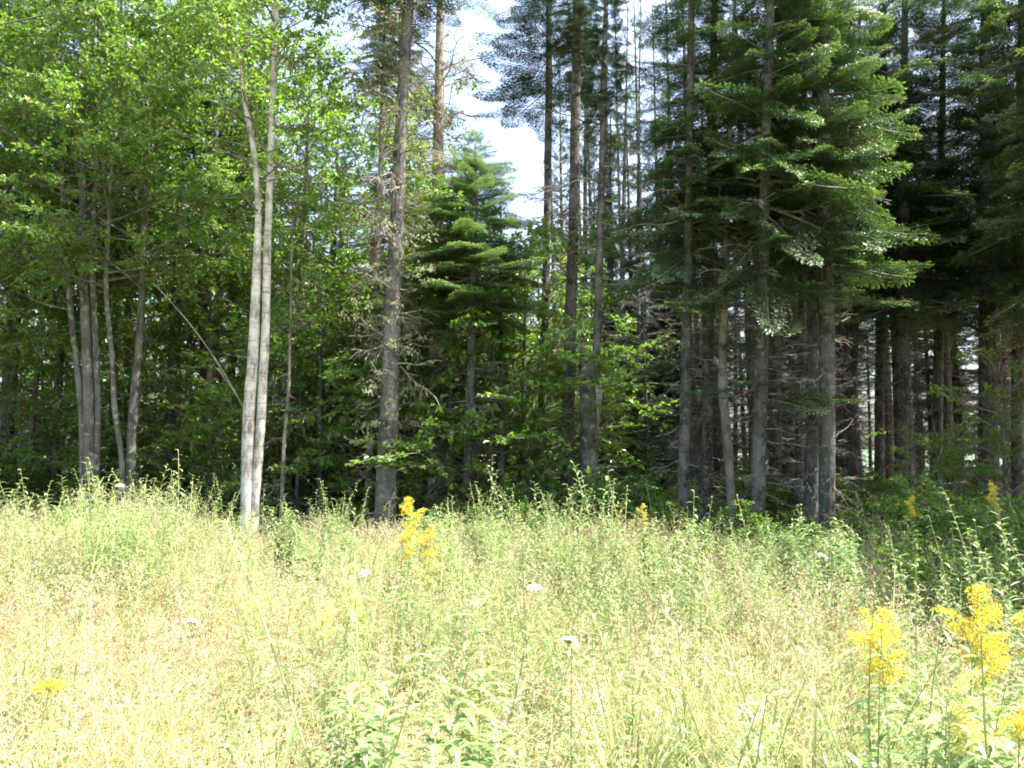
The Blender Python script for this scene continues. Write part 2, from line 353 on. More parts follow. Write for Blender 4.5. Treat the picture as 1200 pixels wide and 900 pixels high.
# crown prototypes: nominal 9 m tall, base at z = 0
def fir_crown(name, H=9.0, Rm=1.9, protos=FIR, gap=.34, per=5, mat='needle', skip=.1, taper=.85):
    mb = MB(); z = 0.0
    while z < H - .15:
        t = z / H; L = (Rm * (1 - t) ** taper + .12) * min(1, .72 + t * 2.5)
        n = per if L > .5 else max(3, per - 1); ph = rng.uniform(0, 6.28)
        for i in range(n):
            if rng.random() < skip: continue
            yaw = ph + 6.283 * i / n + rng.normal(0, .25); Ls = L * rng.uniform(.7, 1.18)
            pit = R(-14 + 52 * t ** 1.3 + rng.normal(0, 8))
            bm, tw = protos[int(rng.integers(len(protos)))]
            Q = rot_to(yaw, pit, rng.normal(0, .25)); o = np.array([0, 0, z + rng.uniform(-.12, .12)])
            put(mb, bm, o, Q, Ls, rng.random(), 1.0, 0); put(mb, tw, o, Q, Ls, None, 1, 1)
        z += gap * rng.uniform(.8, 1.25) * (1 - .45 * t)
    return mb.mesh(name, [M[mat], M['twig']])
FIRC = [fir_crown('fir_crown', 9, 2.1, gap=.38, skip=.12), fir_crown('fir_crown', 9, 1.9, gap=.40, skip=.16), fir_crown('fir_crown', 9, 2.05, per=5, gap=.4, skip=.12)]
SPRC = [fir_crown('spruce_crown', 9, 1.25, SPARSE, .42, 4, 'needle_blue', .25), fir_crown('spruce_crown', 9, 1.5, SPARSE, .4, 4, 'needle_blue', .3),
        fir_crown('spruce_crown', 9, 1.7, FIR, .5, 4, 'needle_blue', .25)]
YOUNG = fir_crown('young_fir_crown', 5.4, 1.55, FIR, .25, 6, 'needle_young_lit', .05, .8)

def bare_mesh(name, z0, z1, per=3, gap=.3, Lm=.95, lich=0.0):
    mb = MB(); lb = MB(); z = z0
    while z < z1:
        t = (z - z0) / (z1 - z0)
        for i in range(per):
            if rng.random() < .2: continue
            L = Lm * rng.uniform(.25, 1.15) * (.55 + .45 * t); Q = rot_to(rng.uniform(0, 6.283), R(rng.normal(-4, 16)), rng.uniform(-.6, .6))
            o = np.array([0, 0, z + rng.uniform(-.12, .12)]); pr = DEAD[int(rng.integers(8))]; put(mb, pr, o, Q, L)
            if lich:
                n = int(lich * L * 60); V = (pr[0] * L) @ Q.T + o; k = V[rng.integers(0, len(V), n)]
                D = np.array([0, 0, -1.0]) + rng.normal(0, .5, (n, 3)); l = rng.uniform(.02, .065, n)
                a, b = leaf_tris(k + rng.normal(0, .012, (n, 3)), D, rng.normal(0, 1, (n, 3)), l, l * .5); lb.add(a, b, np.repeat(rng.random(n), 4), 0)
        z += gap * rng.uniform(.7, 1.3)
    return (mb.mesh(name, M['twig']), lb.mesh('lichen', M['lichen']) if lich else None)
BARE = [bare_mesh('bare_branches', .7, 6.0, 4, .22, 1.1)[0], bare_mesh('bare_branches', .7, 7.5, 3, .24, 1.3)[0], bare_mesh('bare_branches', .4, 6.5, 5, .2, 1.0)[0]]
BARE_L = bare_mesh('bare_branches', 2.2, 9.0, 5, .26, 1.15, 1.6)

def broad_crown(name, H=8.0, Rm=2.4, nl=30, boughs=8, mat='leaf', shape=.55):
    lv = MB(); lb = MB()
    for i in range(nl):
        t = (i + rng.random()) / nl; z = H * t * .8
        L = Rm * (max(.12, 1 - abs((t - .4) / .62) ** 2.2)) ** shape * rng.uniform(.65, 1.12); yaw = i * 2.4 + rng.normal(0, .4)
        rise = L * rng.uniform(.25, .75) * (.5 + t)
        e = np.array([math.cos(yaw) * L, math.sin(yaw) * L, z + rise]); o = np.array([0, 0, z])
        m = (o + e) / 2 + np.array([0, 0, -.06 * L]) + rng.normal(0, .08, 3); P = curve(np.array([o, m, e]), 8)
        tube(lb, P, np.linspace(.028 * (1 - t * .6), .006, 8), 4)
        for b in range(boughs):
            s = rng.uniform(.3, 1.0) ** .8; k = P[min(7, int(s * 7.99))]
            Q = rot_to(yaw + rng.normal(0, .8), R(rng.normal(4, 22)), rng.normal(0, .5)); sc = rng.uniform(.55, 1.15) * (.6 + .25 * Rm / 2)
            bm, tw = LEAFY[int(rng.integers(len(LEAFY)))]; v = rng.random()
            put(lv, bm, k, Q, sc, v); put(lb, tw, k, Q, sc)
    return lv.mesh(name, M[mat]), lb.mesh('limbs', M['limb'])
BROAD = [broad_crown('leaf_crown', 8, 2.5, 32, 5), broad_crown('leaf_crown', 8, 2.2, 28, 5), broad_crown('leaf_crown', 8, 2.8, 34, 5)]
SAPL = [broad_crown('sapling_leaves', 5.0, 1.35, 22, 3, 'leaf_under', .4), broad_crown('sapling_leaves', 5.0, 1.6, 22, 3, 'leaf', .4), broad_crown('sapling_leaves', 5.0, 1.2, 18, 3, 'leaf', .4)]
BUSH = [broad_crown('bush_leaves', 1.2, .75, 16, 5, 'leaf_under', .3), broad_crown('bush_leaves', 1.3, .65, 14, 5, 'leaf_under', .3)]

# ------------------------------------------------------------------ trees
def plant(name, label, cat, parts, x, y, s=1.0, group=None, z=None, rz=None, zs=1.0):
    g = float(ground_z(x, y)) if z is None else z
    root = thing(name, label, cat, (x, y, g), group, rng.uniform(0, 6.28) if rz is None else rz); root.scale = (s, s, s * zs)
    for nm, me in parts: link(nm, me, root)
    return root
def trunk_path(pts, d, H, dy=0.0):
    """photo points (x, y, width) bottom to top at depth d -> path and radii from the ground up to height H"""
    Q = [np.append(px(x, y, d), wd * .9 * d / F / 2) for x, y, wd in pts]
    Q = np.array(Q); g = float(ground_z(Q[0, 0], d))
    lo = Q[0].copy(); lo[2] = g - .15; lo[3] *= 1.25
    if lo[2] < Q[0, 2] - .05:
        Q = np.vstack([lo, Q])
    if Q[-1, 2] < H:
        s = (Q[-1] - Q[-2]); s = s[:3] / max(.3, s[2]); k = np.clip(s[0], -.06, .06)
        dz = H - Q[-1, 2]
        mid = Q[-1].copy(); mid[2] += dz * .5; mid[0] += k * dz * .5; mid[3] *= .62
        top = Q[-1].copy(); top[2] = H; top[0] += k * dz; top[3] = .012
        Q = np.vstack([Q, mid, top])
    Q[:, 1] += dy * (Q[:, 2] - g)
    return Q, g
def trunk_mesh(paths, base, mat, sides=14, seg=.22, rough=.02, flare=.35):
    out = []
    for Q in paths:
        n = max(10, int((Q[-1, 2] - Q[0, 2]) / seg)); C = curve(Q, n)
        C[1:-1, :2] += np.cumsum(rng.normal(0, .003, (n - 2, 2)), 0)
        h = C[:, 2] - C[0, 2]; rad = C[:, 3] * (1 + flare * np.exp(-h / .22))
        mb = MB(); tube(mb, C[:, :3] - base, rad, sides, rough=rough)
        out.append((mb.mesh('trunk', M[mat], True), C))
    return out
def at_z(C, z): return np.array([np.interp(z, C[:, 2], C[:, k]) for k in range(3)])
def conifer(name, label, pts, d, H, bark, crown=None, z0=4.5, cs=1.0, bare=0, lich=False, group=None, dy=0.0, low=(), bscale=1.0, cat='tree'):
    Q, g = trunk_path(pts, d, H, dy); base = np.array([Q[0, 0], Q[0, 1], g])
    root = thing(name, label, cat, base, group)
    me, C = trunk_mesh([Q], base, bark)[0]; link('trunk', me, root)
    if crown is not None:
        p = at_z(C, z0) - base; hn = 5.4 if crown is YOUNG else 9.0
        o = link('crown', crown, root, p, rng.uniform(0, 6.28), (cs, cs, (H + .25 - z0) / hn))
        top = at_z(C, H - .3) - base; v = Vector(top - p); eu = Vector((0, 0, 1)).rotation_difference(v.normalized()).to_matrix().to_4x4()
        from mathutils import Matrix
        o.rotation_euler = (eu @ Matrix.Rotation(rng.uniform(0, 6.28), 4, 'Z')).to_euler()
    if lich:
        link('bare_branches', BARE[1], root, (at_z(C, 3) - base) * [1, 1, 0], rng.uniform(0, 6.28), (1.1, 1.1, 1.25))
        link('bare_branches', BARE_L[0], root, at_z(C, 2.2) - base - [0, 0, 2.2], rng.uniform(0, 6.28)); link('lichen', BARE_L[1], root, at_z(C, 2.2) - base - [0, 0, 2.2], root.children[-1].rotation_euler.z)
    elif bare:
        link('bare_branches', BARE[bare - 1], root, (at_z(C, 3) - base) * [1, 1, 0], rng.uniform(0, 6.28), (bscale, bscale, 1))
    if low:
        mb = MB()
        for (x, y, yaw, L, pit) in low:
            z = px(x, y, d)[2]; k = at_z(C, z) - base
            bm, tw = FIR[int(rng.integers(7))]; Qm = rot_to(R(yaw), R(pit), rng.normal(0, .15)); put(mb, bm, k, Qm, L, rng.random() * .7); put(mb, tw, k, Qm, L, None, 1, 1)
        link('lower_boughs', mb.mesh('lower_boughs', [M['needle'], M['twig']]), root)
    return root, C, base
def broadleaf(name, label, stems, d, H, bark, crowns, group=None, cat='tree'):
    """stems: list of point lists; crowns: list of (stem index, z0, proto, scale xy, top z)"""
    paths = [trunk_path(s, d, H * rng.uniform(.92, 1.0))[0] for s in stems]
    g = float(ground_z(paths[0][0, 0], d)); base = np.array([paths[0][0, 0], d, g])
    root = thing(name, label, cat, base, group); Cs = []
    for me, C in trunk_mesh(paths, base, bark, 12, .2, .015, .3):
        link('trunk', me, root); Cs.append(C)
    for (si, z0, pr, s, top) in crowns:
        C = Cs[si]; z0 = min(z0, C[-1, 2] - .3); rz = rng.uniform(0, 6.28); nom = 8.0 if pr in BROAD else (5.0 if pr in SAPL else 1.2)
        p = at_z(C, z0) - base; sc = (s, s, (top - z0) / nom)
        link('crown', pr[0], root, p, rz, sc); link('limbs', pr[1], root, p, rz, sc)
    return root, Cs, base

# --- left: broad-leaved trees
broadleaf('maple_tree', 'grey three-stemmed maple clump rising from one base at the far left', [
    [(106, 578, 15), (106, 480, 14), (102, 400, 13), (100, 330, 12), (98, 200, 9)], [(98, 560, 9), (94, 470, 9), (86, 400, 8), (80, 345, 8), (70, 200, 6)],
    [(113, 560, 8), (115, 470, 8), (112, 390, 8), (108, 300, 7), (115, 150, 6)]], 14.0, 11.5, 'maple_bark',
    [(0, 4.4, BROAD[0], 1.0, 12.3), (1, 4.2, BROAD[1], .75, 10.5), (2, 5.0, BROAD[1], .8, 11.0)])
broadleaf('maple_tree', 'slim maple with a wavy pale stem between two grey maples', [[(144, 578, 7), (143, 530, 7), (132, 470, 7), (132, 420, 6), (126, 370, 6), (124, 320, 6), (135, 150, 5)]], 13.5, 10.5, 'maple_bark', [(0, 4.4, BROAD[1], .8, 10.8)])
broadleaf('maple_tree', 'dark grey maple leaning slightly right above the wavy pale stem', [[(154, 576, 13), (156, 480, 11), (165, 400, 9), (168, 330, 8), (172, 180, 7)]], 14.4, 12.0, 'maple_bark', [(0, 4.6, BROAD[2], .9, 12.5)])
broadleaf('maple_tree', 'dusky maple with a broad shaded trunk behind the pale stems', [[(204, 575, 17), (206, 450, 15), (208, 330, 12), (212, 150, 9)]], 17.5, 12.5, 'spruce_bark', [(0, 4.8, BROAD[0], 1.0, 13)])
broadleaf('maple_tree', 'thin dark maple nearest to the left of the twin white trunks', [[(245, 575, 10), (246, 450, 9), (250, 330, 8), (252, 150, 6)]], 16.5, 11.5, 'maple_bark', [(0, 4.6, BROAD[1], 1.0, 12.2)])
bt, bC, bbase = broadleaf('birch_tree', 'pale twin-trunk birch standing at the front of the wood', [
    [(289, 585, 15), (290, 530, 16), (291, 480, 16), (296, 400, 14), (299, 330, 12), (302, 250, 8), (297, 180, 8), (286, 125, 7), (276, 40, 5)],
    [(298, 588, 12), (303, 520, 12), (307, 450, 12), (311, 380, 11), (313, 300, 10), (316, 200, 9), (319, 110, 9), (322, 20, 8), (324, -90, 6)]],
    12.4, 10.8, 'pale_bark', [(0, 5.2, BROAD[1], .8, 10.4), (1, 8.0, BROAD[1], .65, 12.0)])
mb = MB()
P = np.array([px(284, 476, 12.35), px(268, 446, 12.2), px(240, 402, 12.0), px(212, 366, 11.9), px(180, 332, 11.8)]) - bbase; tube(mb, curve(P, 14), np.linspace(.016, .006, 14), 6, rough=.06)
P = np.array([px(284, 474, 12.35), px(272, 456, 12.1), px(255, 432, 11.9)]) - bbase; tube(mb, curve(P, 8), np.linspace(.014, .009, 8), 6, rough=.06)
link('broken_limb', mb.mesh('broken_limb', M['limb'], True), bt)
mb = MB()
for i in range(46):
    z = rng.uniform(6.0, 10.4); k = at_z(bC[1], z) - bbase; put(mb, DEAD[int(rng.integers(8))], k, rot_to(rng.uniform(0, 6.28), R(rng.normal(18, 15)), 0), rng.uniform(.4, 1.3))
link('bare_branches', mb.mesh('bare_branches', M['twig']), bt)
conifer('spruce_tree', 'thin spindly dead sapling just right of the twin white trunks', [(330, 578, 5), (332, 520, 5), (337, 450, 4), (340, 360, 3)], 13.6, 6.0, 'snag', None, bare=2, bscale=.6)

# --- middle: firs, snags and spruces
conifer('spruce_tree', 'thin ragged spruce with sun-striped bark left of the stout grey fir', [(431, 580, 10), (434, 500, 10), (437, 400, 9), (441, 330, 8), (448, 150, 6)], 14.5, 10.8, 'snag', SPRC[0], 8.5, .5, 3)
conifer('fir_tree', 'stout grey fir with lichen-hung bare branches beside the sky gap', [(451, 600, 27), (455, 500, 25), (459, 400, 23), (463, 300, 20), (468, 180, 17), (474, 60, 15), (478, 0, 14)], 12.5, 14.5, 'fir_bark', FIRC[1], 9.3, .8, 0, True)
conifer('dead_spruce', 'dark weathered snag with stripped pale wood behind the stout grey fir', [(511, 582, 22), (512, 450, 21), (514, 330, 20), (515, 200, 15), (518, 60, 12), (519, 0, 11)], 14.4, 12.2, 'snag', None, bare=0, lich=True)
conifer('fir_tree', 'small bushy fir with bright green crown right of the snag', [(547, 594, 11), (550, 500, 13), (554, 400, 12), (556, 310, 10), (557, 230, 7)], 13.2, 7.0, 'fir_bark', YOUNG, 4.0, 1.0, 1, bscale=.9,
        low=[(551, 470, 200, .9, -5), (552, 440, -20, .9, -8), (551, 500, 250, .8, -5), (555, 330, 180, 1.3, -6), (555, 320, 0, 1.3, -6), (555, 300, 330, 1.3, -4), (555, 310, 230, 1.3, -8)])
conifer('spruce_tree', 'tall slender spruce with a dark one-sided top at the right edge of the sky gap', [(630, 570, 9), (634, 480, 9), (638, 380, 10), (641, 200, 10), (643, 0, 9)], 15, 12.4, 'spruce_bark', SPRC[2], 8.5, .95, 1, bscale=.85)
conifer('spruce_tree', 'straight brown spruce with many dead twigs left of the broken stump', [(664, 592, 17), (665, 500, 17), (667, 400, 16), (672, 260, 14), (676, 100, 13), (678, 0, 12)], 14, 12, 'spruce_bark', SPRC[0], 8.8, .55, 3)
conifer('spruce_tree', 'slender spruce growing tight against the broken grey stump', [(695, 585, 13), (696, 480, 12), (702, 300, 10), (709, 60, 8)], 13.12, 11.2, 'spruce_bark', SPRC[0], 7.2, .55, 2)
# the broken stump
sd = 13.0; base = px(690, 600, sd); base[2] = float(ground_z(base[0], sd)); st = thing('broken_stump', 'broken grey stump with a jagged forked top in the middle', 'stump', base)
def jag(pts, d, ntop, off):
    Q = np.array([np.append(px(x, y, d), wq * d / F / 2) for x, y, wq in pts]); lo = Q[0].copy(); lo[2] = base[2] - .1; Q = np.vstack([lo, Q]); C = curve(Q, 16)
    h = C[:, 2] - C[0, 2]; mb = MB(); tube(mb, C[:, :3] - base, C[:, 3] * (1 + .3 * np.exp(-h / .2)), 16, rough=.03)
    e = C[-1, :3] - base; r = C[-1, 3]
    for i in range(ntop * 4):
        a = rng.uniform(0, 6.283); k = rng.uniform(.35, .92); o = e + np.array([math.cos(a), math.sin(a), 0]) * r * k; hh = (.05 + .30 * max(0, off(a)) ** 1.5) * rng.uniform(.35, 1.1)
        tube(mb, np.array([o - [0, 0, .08], o + [0, 0, hh * .45], o + [rng.normal(0, .012), rng.normal(0, .012), hh]]), [r * .2, r * .15, .002], 4, rough=.25)
    return mb.mesh('trunk', M['fir_bark'], True)
link('trunk', jag([(689, 600, 22), (690, 520, 20), (690, 460, 21), (687, 425, 19)], sd, 9, lambda a: .5 - .5 * math.cos(a - .4)), st)
Q = np.array([np.append(px(x, y, sd), wq * sd / F / 2) for x, y, wq in [(692, 530, 12), (697, 490, 12), (701, 452, 12)]]); C = curve(Q, 10); mb = MB(); tube(mb, C[:, :3] - base, C[:, 3], 12, rough=.04); link('broken_prong', mb.mesh('broken_prong', M['snag'], True), st)

# --- right: firs of the front row
conifer('fir_tree', 'leftmost grey fir of the dense right-hand row, dead twigs below its boughs', [(800, 614, 15), (802, 520, 15), (804, 400, 13), (806, 280, 11), (809, 0, 9)], 12.6, 12.5, 'fir_bark', FIRC[2], 5.0, .68, 1, low=[(804, 420, 120, 1.1, -10), (804, 360, 260, 1.5, -8), (805, 330, 200, 1.5, -6), (805, 340, 310, 1.5, -8)])
conifer('fir_tree', 'pale straight fir just left of the leaning thin trunk', [(826, 596, 17), (828, 520, 17), (830, 420, 15), (832, 300, 13), (835, 100, 11)], 13.2, 12.8, 'fir_bark', FIRC[0], 4.9, .72, 2, low=[(830, 400, 300, 1.3, -10), (831, 340, 230, 1.5, -4)])
conifer('fir_tree', 'thin trunk leaning and kinked between two straight grey firs', [(858, 612, 11), (853, 530, 12), (847, 460, 12), (845, 420, 11), (849, 370, 9), (851, 300, 8)], 12.7, 10, 'snag', SPRC[1], 5.6, .7, 0)
conifer('fir_tree', 'nearest grey fir of the right-hand row with a spray of green across its trunk', [(886, 630, 19), (888, 540, 18), (890, 420, 17), (892, 300, 15), (896, 120, 12), (900, 0, 10)], 12.0, 14, 'fir_bark', FIRC[2], 4.6, .74, 1,
        low=[(889, 458, 190, 1.25, -2), (889, 462, 350, 1.4, -4), (889, 452, 240, 1.0, -2), (889, 468, 300, 1.1, -6), (890, 380, 270, 1.3, -8), (890, 350, 200, 1.6, -6), (891, 340, 320, 1.4, -8), (892, 290, 262, 1.1, -4), (893, 240, 285, 1.1, -2), (894, 190, 255, 1.1, 0), (896, 130, 275, 1.0, 3), (897, 80, 290, 1.0, 5)])
conifer('spruce_tree', 'dark shaded spruce right behind the nearest grey fir', [(908, 605, 16), (910, 450, 15), (912, 250, 12), (914, 50, 10)], 17, 14, 'spruce_bark', SPRC[2], 6.0, .9, 3)
conifer('fir_tree', 'narrow grey fir left of the two trunks that touch', [(936, 602, 12), (938, 480, 12), (941, 320, 10), (943, 100, 8)], 14, 13, 'fir_bark', FIRC[2], 5.5, .8, 2)
conifer('fir_tree', 'left one of the two stout firs whose trunks touch', [(951, 622, 20), (953, 500, 19), (955, 350, 18), (957, 200, 16), (958, 0, 13)], 12.5, 14.5, 'fir_bark', FIRC[0], 5.2, .7, 1, low=[(953, 470, 210, .9, -4), (955, 340, 250, 1.4, -6), (956, 280, 270, 1.5, -8), (957, 220, 240, 1.5, -4)])
rX, CXx, bX = conifer('fir_tree', 'right one of the two stout firs whose trunks touch', [(969, 626, 21), (970, 520, 20), (970, 400, 20), (968, 250, 18), (966, 130, 17), (963, 0, 14)], 12.1, 15, 'fir_bark', FIRC[1], 4.7, .78, 2, low=[(970, 320, 300, 1.6, -6), (969, 350, 330, 1.2, -8), (968, 300, 265, 1.15, -4), (967, 250, 285, 1.2, -2), (966, 200, 250, 1.1, 0), (966, 160, 275, 1.1, 2), (965, 110, 290, 1.0, 4), (965, 60, 260, 1.0, 6)])
for (lab, pts, d, H, kw) in [
    ('thin dark spruce right of the touching firs with bright water behind it', [(1000, 605, 10), (1002, 400, 9), (1006, 150, 7)], 17.5, 14, dict(crown=SPRC[1], z0=6.5, bare=3)),
    ('dark spruce between the thin one and the thick black one', [(1030, 605, 13), (1031, 400, 12), (1033, 150, 9)], 18, 14, dict(crown=SPRC[2], z0=6.5, bare=1)),
    ('thick black spruce trunk standing against the brightest patch of lake', [(1055, 602, 17), (1057, 400, 16), (1060, 150, 12)], 16.5, 15, dict(crown=FIRC[0], z0=5.0, cs=1.1, bare=3)),
    ('black spruce with reddish dead twigs beside the maple sapling', [(1098, 600, 13), (1100, 400, 12), (1103, 150, 9)], 17, 14, dict(crown=FIRC[2], z0=4.9, cs=1.1, bare=3)),
    ('broadest dark trunk near the right edge, behind the maple sapling', [(1157, 598, 24), (1157, 450, 22), (1156, 250, 18), (1155, 60, 14)], 15.5, 15, dict(crown=FIRC[1], z0=4.8, cs=1.05, bare=2)),
    ('dark spruce cut by the right edge of the view', [(1192, 600, 16), (1193, 400, 14), (1196, 150, 11)], 15.5, 14, dict(crown=FIRC[0], z0=4.6, bare=1))]:
    conifer('spruce_tree', lab, pts, d, H, 'spruce_bark', **kw)
mb = MB()
o = px(1096, 122, 12.2)
for i in range(9): put(mb, DEAD[i % 8], o - bX, rot_to(R(80 + rng.normal(0, 40)), R(60 + rng.normal(0, 22)), 0), rng.uniform(.35, .6))

# firs along the forest edge to the right (they shade the right of the meadow)
def simple_conifer(name, label, x, y, H, z0, crown, r, bark, bare=0, group=None, cs=1.0):
    g = float(ground_z(x, y)); base = np.array([x, y, g]); root = thing(name, label, 'tree', base, group)
    lx, ly = rng.normal(0, .018, 2)
    Q = np.array([[x, y, g - .15, r * 1.1], [x + lx * H * .3, y + ly * H * .3, g + H * .3, r * .85], [x + lx * H * .65, y + ly * H * .65, g + H * .65, r * .5], [x + lx * H, y + ly * H, g + H, .012]])
    me, C = trunk_mesh([Q], base, bark, 10, .4)[0]; link('trunk', me, root)
    hn = 5.4 if crown is YOUNG else 9.0
    link('crown', crown, root, at_z(C, g + z0) - base, rng.uniform(0, 6.28), (cs, cs, (H - z0 + .2) / hn))
    if bare: link('bare_branches', BARE[bare - 1], root, (at_z(C, g + 3) - base) * [1, 1, 0], rng.uniform(0, 6.28))
    return root
for (x, y, H, lab) in [(9.0, 10.6, 12.5, 'tall fir at the forest edge just outside the right of the view'), (7.9, 8.2, 13.5, 'full fir at the meadow edge on the right, beyond the squat one'),
                       (7.4, 6.1, 11.0, 'squat fir at the meadow edge on the right'),
                       (9.4, 12.9, 15.5, 'tallest fir at the right, its boughs reaching into the top right corner'), (11.8, 11.2, 15.0, 'unseen tall fir behind the squat ones, added to shade the right-hand crowns'), (11.6, 14.6, 16.0, 'unseen tall fir farthest back at the right, added to shade the crowns')]:  # last two firs are unseen, added to shade the right-hand crowns
    simple_conifer('fir_tree', lab, x, y, H, .9 if H < 13 else 4.2, FIRC[int(rng.integers(3))], .15, 'fir_bark', 0, 'firs along the right edge of the meadow', 1.0)

# ------------------------------------------------------------------ woods behind
def cap(xp):
    """highest photo row (y) the trees behind may reach"""
    return np.interp(xp, [-200, 420, 500, 530, 545, 630, 655, 690, 720, 1400], [-500, -300, 60, 150, 250, 260, 90, -100, -300, -500])
placed = []
def free(x, y, r):
    return all((x - a) ** 2 + (y - b) ** 2 > r * r for a, b in placed)
n = 0; tries = 0
while n < 120 and tries < 9000:
    tries += 1
    d = rng.uniform(16.5, 38); xp = rng.uniform(-120, 1320); x = (xp - CX) / F * d
    if xp < 420 and rng.random() < .72: continue
    if xp > 1010 and rng.random() < .3: continue
    if 430 < xp < 700 and rng.random() < .65: continue
    if not free(x, d, 1.15): continue
    if -4.5 < x < 4.2 and d < 25: continue
    ytop = max(cap(xp), cap(xp - 45), cap(xp + 45)); ztop = px(xp, ytop, d)[2]; H = min(rng.uniform(11.5, 15), ztop - ground_z(x, d) - .2)
    if H < 5: continue
    placed.append((x, d)); n += 1
    lab, grp = (('dark spruce deep in the wood behind the leafy maples', 'dark spruces behind the maples') if xp < 420 else
                ('dark spruce in the shade behind the sky gap and the stump', 'dark spruces behind the middle of the wood') if xp < 790 else
                ('slim black spruce trunk deep in the right-hand wood against the glinting lake', 'black spruces against the lake'))
    z0 = H * rng.uniform(.4, .58) if xp > 985 or d < 21 else H * rng.uniform(.18, .5)
    simple_conifer('spruce_tree', lab, x, d, H, z0, [SPRC[0], SPRC[1], SPRC[2], FIRC[2]][int(rng.integers(4 if xp > 960 or xp < 420 else 2))], rng.uniform(.08, .17), 'spruce_bark', int(rng.integers(1, 4)), grp, rng.uniform(.7, 1.0) if xp > 960 or xp < 420 else rng.uniform(.55, .8))
for i, (xp, d, H) in enumerate([(700, 22, 8.6), (735, 26, 10.5), (760, 20.5, 8.5), (716, 30, 10.0), (780, 25, 11.5), (668, 27, 8.0), (745, 33, 11.0), (690, 35, 9.0), (640, 31, 7.2)]):
    simple_conifer('spruce_tree', 'twiggy low-boughed spruce in the gloom behind the broken stump', (xp - CX) / F * d, d, H, H * .14, SPRC[i % 3], .07, 'spruce_bark', 1 + i % 3, 'twiggy spruces behind the stump', .85)
for i, (xp, d) in enumerate([(662, 31), (684, 26), (703, 29), (722, 25.5), (742, 28), (760, 25.6), (777, 30), (655, 36), (795, 26), (712, 34), (690, 37), (735, 36)]):
    simple_conifer('spruce_tree', 'tall feathery spruce far behind the straight brown spruce and the stump', (xp - CX) / F * d, d, d * .62 + rng.uniform(-1.0, 1.5) + (xp - 655) * .02, d * .1, SPRC[2 if i % 3 else 1], .12, 'spruce_bark', 1 + i % 3, 'tall spruces behind the stump', .85)
k = 0
while k < 60:
    d = rng.uniform(22, 39); xp = rng.uniform(640, 1260); x = (xp - CX) / F * d
    if x < 4.2 and d < 25 or not free(x, d, .8) or (1012 < xp < 1085 and rng.random() < .7): continue
    placed.append((x, d)); k += 1; H = rng.uniform(9, 14)
    simple_conifer('spruce_tree', 'slim black spruce trunk deep in the right-hand wood against the glinting lake', x, d, H, H * rng.uniform(.12, .4), SPRC[k % 3], rng.uniform(.06, .12), 'spruce_bark', 1 + k % 3, 'black spruces against the lake', rng.uniform(.6, .9))
for i in range(30):
    d = rng.uniform(26, 38); xp = rng.uniform(630, 1240); b = BUSH[i % 2]
    plant('bush', 'far dark bush on the lake bank behind the right-hand trunks', 'bush', [('leaves', b[0]), ('limbs', b[1])], (xp - CX) / F * d, d, rng.uniform(.9, 1.5), 'far bushes on the lake bank')
# a dark spruce whose drooping boughs cross the left side of the gap
conifer('spruce_tree', 'dark drooping spruce behind the lichen-hung fir and the snag', [(478, 560, 16), (474, 300, 13), (470, 120, 9)], 19, 13.5, 'spruce_bark', SPRC[2], 6.2, 1.15, 1)

def sapling(name, label, xp, d, H, pr, s, group, bark='maple_bark', thick=1.0):
    x = (xp - CX) / F * d; g = float(ground_z(x, d)); base = np.array([x, d, g]); root = thing(name, label, 'tree', base, group)
    lx = rng.normal(0, .04)
    Q = np.array([[x, d, g - .1, .012 * H * thick], [x + lx * H * .5, d, g + H * .5, .008 * H * thick], [x + lx * H, d, g + H, .006]])
    me, C = trunk_mesh([Q], base, bark, 8, .3)[0]; link('trunk', me, root)
    z0 = .2 if pr in SAPL else .3 * H; nom = 5.0 if pr in SAPL else 8.0; rz = rng.uniform(0, 6.28); sc = (s, s, (H * 1.04 - z0) / nom)
    p = at_z(C, g + z0) - base
    link('crown', pr[0], root, p, rz, sc); link('limbs', pr[1], root, p, rz, sc)
    return root
for i, (xp, d, H, s) in enumerate([(-90, 17, 12, 1.15), (10, 18, 12.5, 1.2), (70, 16.5, 11.5, 1.1), (150, 19.5, 13, 1.2), (250, 18.5, 12.5, 1.1), (345, 16, 10.5, 1.0), (385, 18.5, 12, 1.15), (425, 17, 10, .95), (-150, 14.5, 11, 1.1), (-40, 14.2, 10, 1.0), (35, 15.6, 9.5, .9)]):
    sapling('maple_tree', 'leafy maple in the second row behind the grey maple stems', xp, d, H, BROAD[i % 3], s, 'leafy maples behind the left stems', 'spruce_bark', .55)
for i, (xp, d, H) in enumerate([(556, 14.4, 7.3), (588, 14.1, 6.5), (520, 14.0, 5.2), (492, 14.6, 5.8), (575, 13.8, 3.6), (612, 14.8, 5.6), (522, 15.2, 6.9), (628, 16.2, 5.0), (572, 15.0, 4.2), (640, 17.5, 6.5), (615, 15.6, 3.4), (470, 15.6, 5.5), (495, 16.4, 7.0), (410, 14.6, 5.2), (380, 15.0, 6.4), (540, 19, 7.2), (575, 21, 7.4), (606, 18.5, 7.3), (632, 22, 8.3), (480, 17, 6.4), (500, 21, 8), (405, 15.5, 6.5), (390, 20, 7), (590, 25, 7.5), (650, 26, 7.0), (560, 16.5, 4.6), (690, 21, 5.5), (720, 24, 6.5), (455, 22, 7.5), (350, 15.2, 4.2), (372, 16.2, 5.0), (318, 15.5, 3.6), (420, 16.8, 4.6), (30, 16.0, 4.0), (60, 17.5, 5.0)]):
    sapling('maple_sapling', 'leafy sapling growing between and behind the front trunks left of the stump', xp, d, H, SAPL[i % 3], rng.uniform(1.0, 1.35), 'leafy saplings between the front trunks')
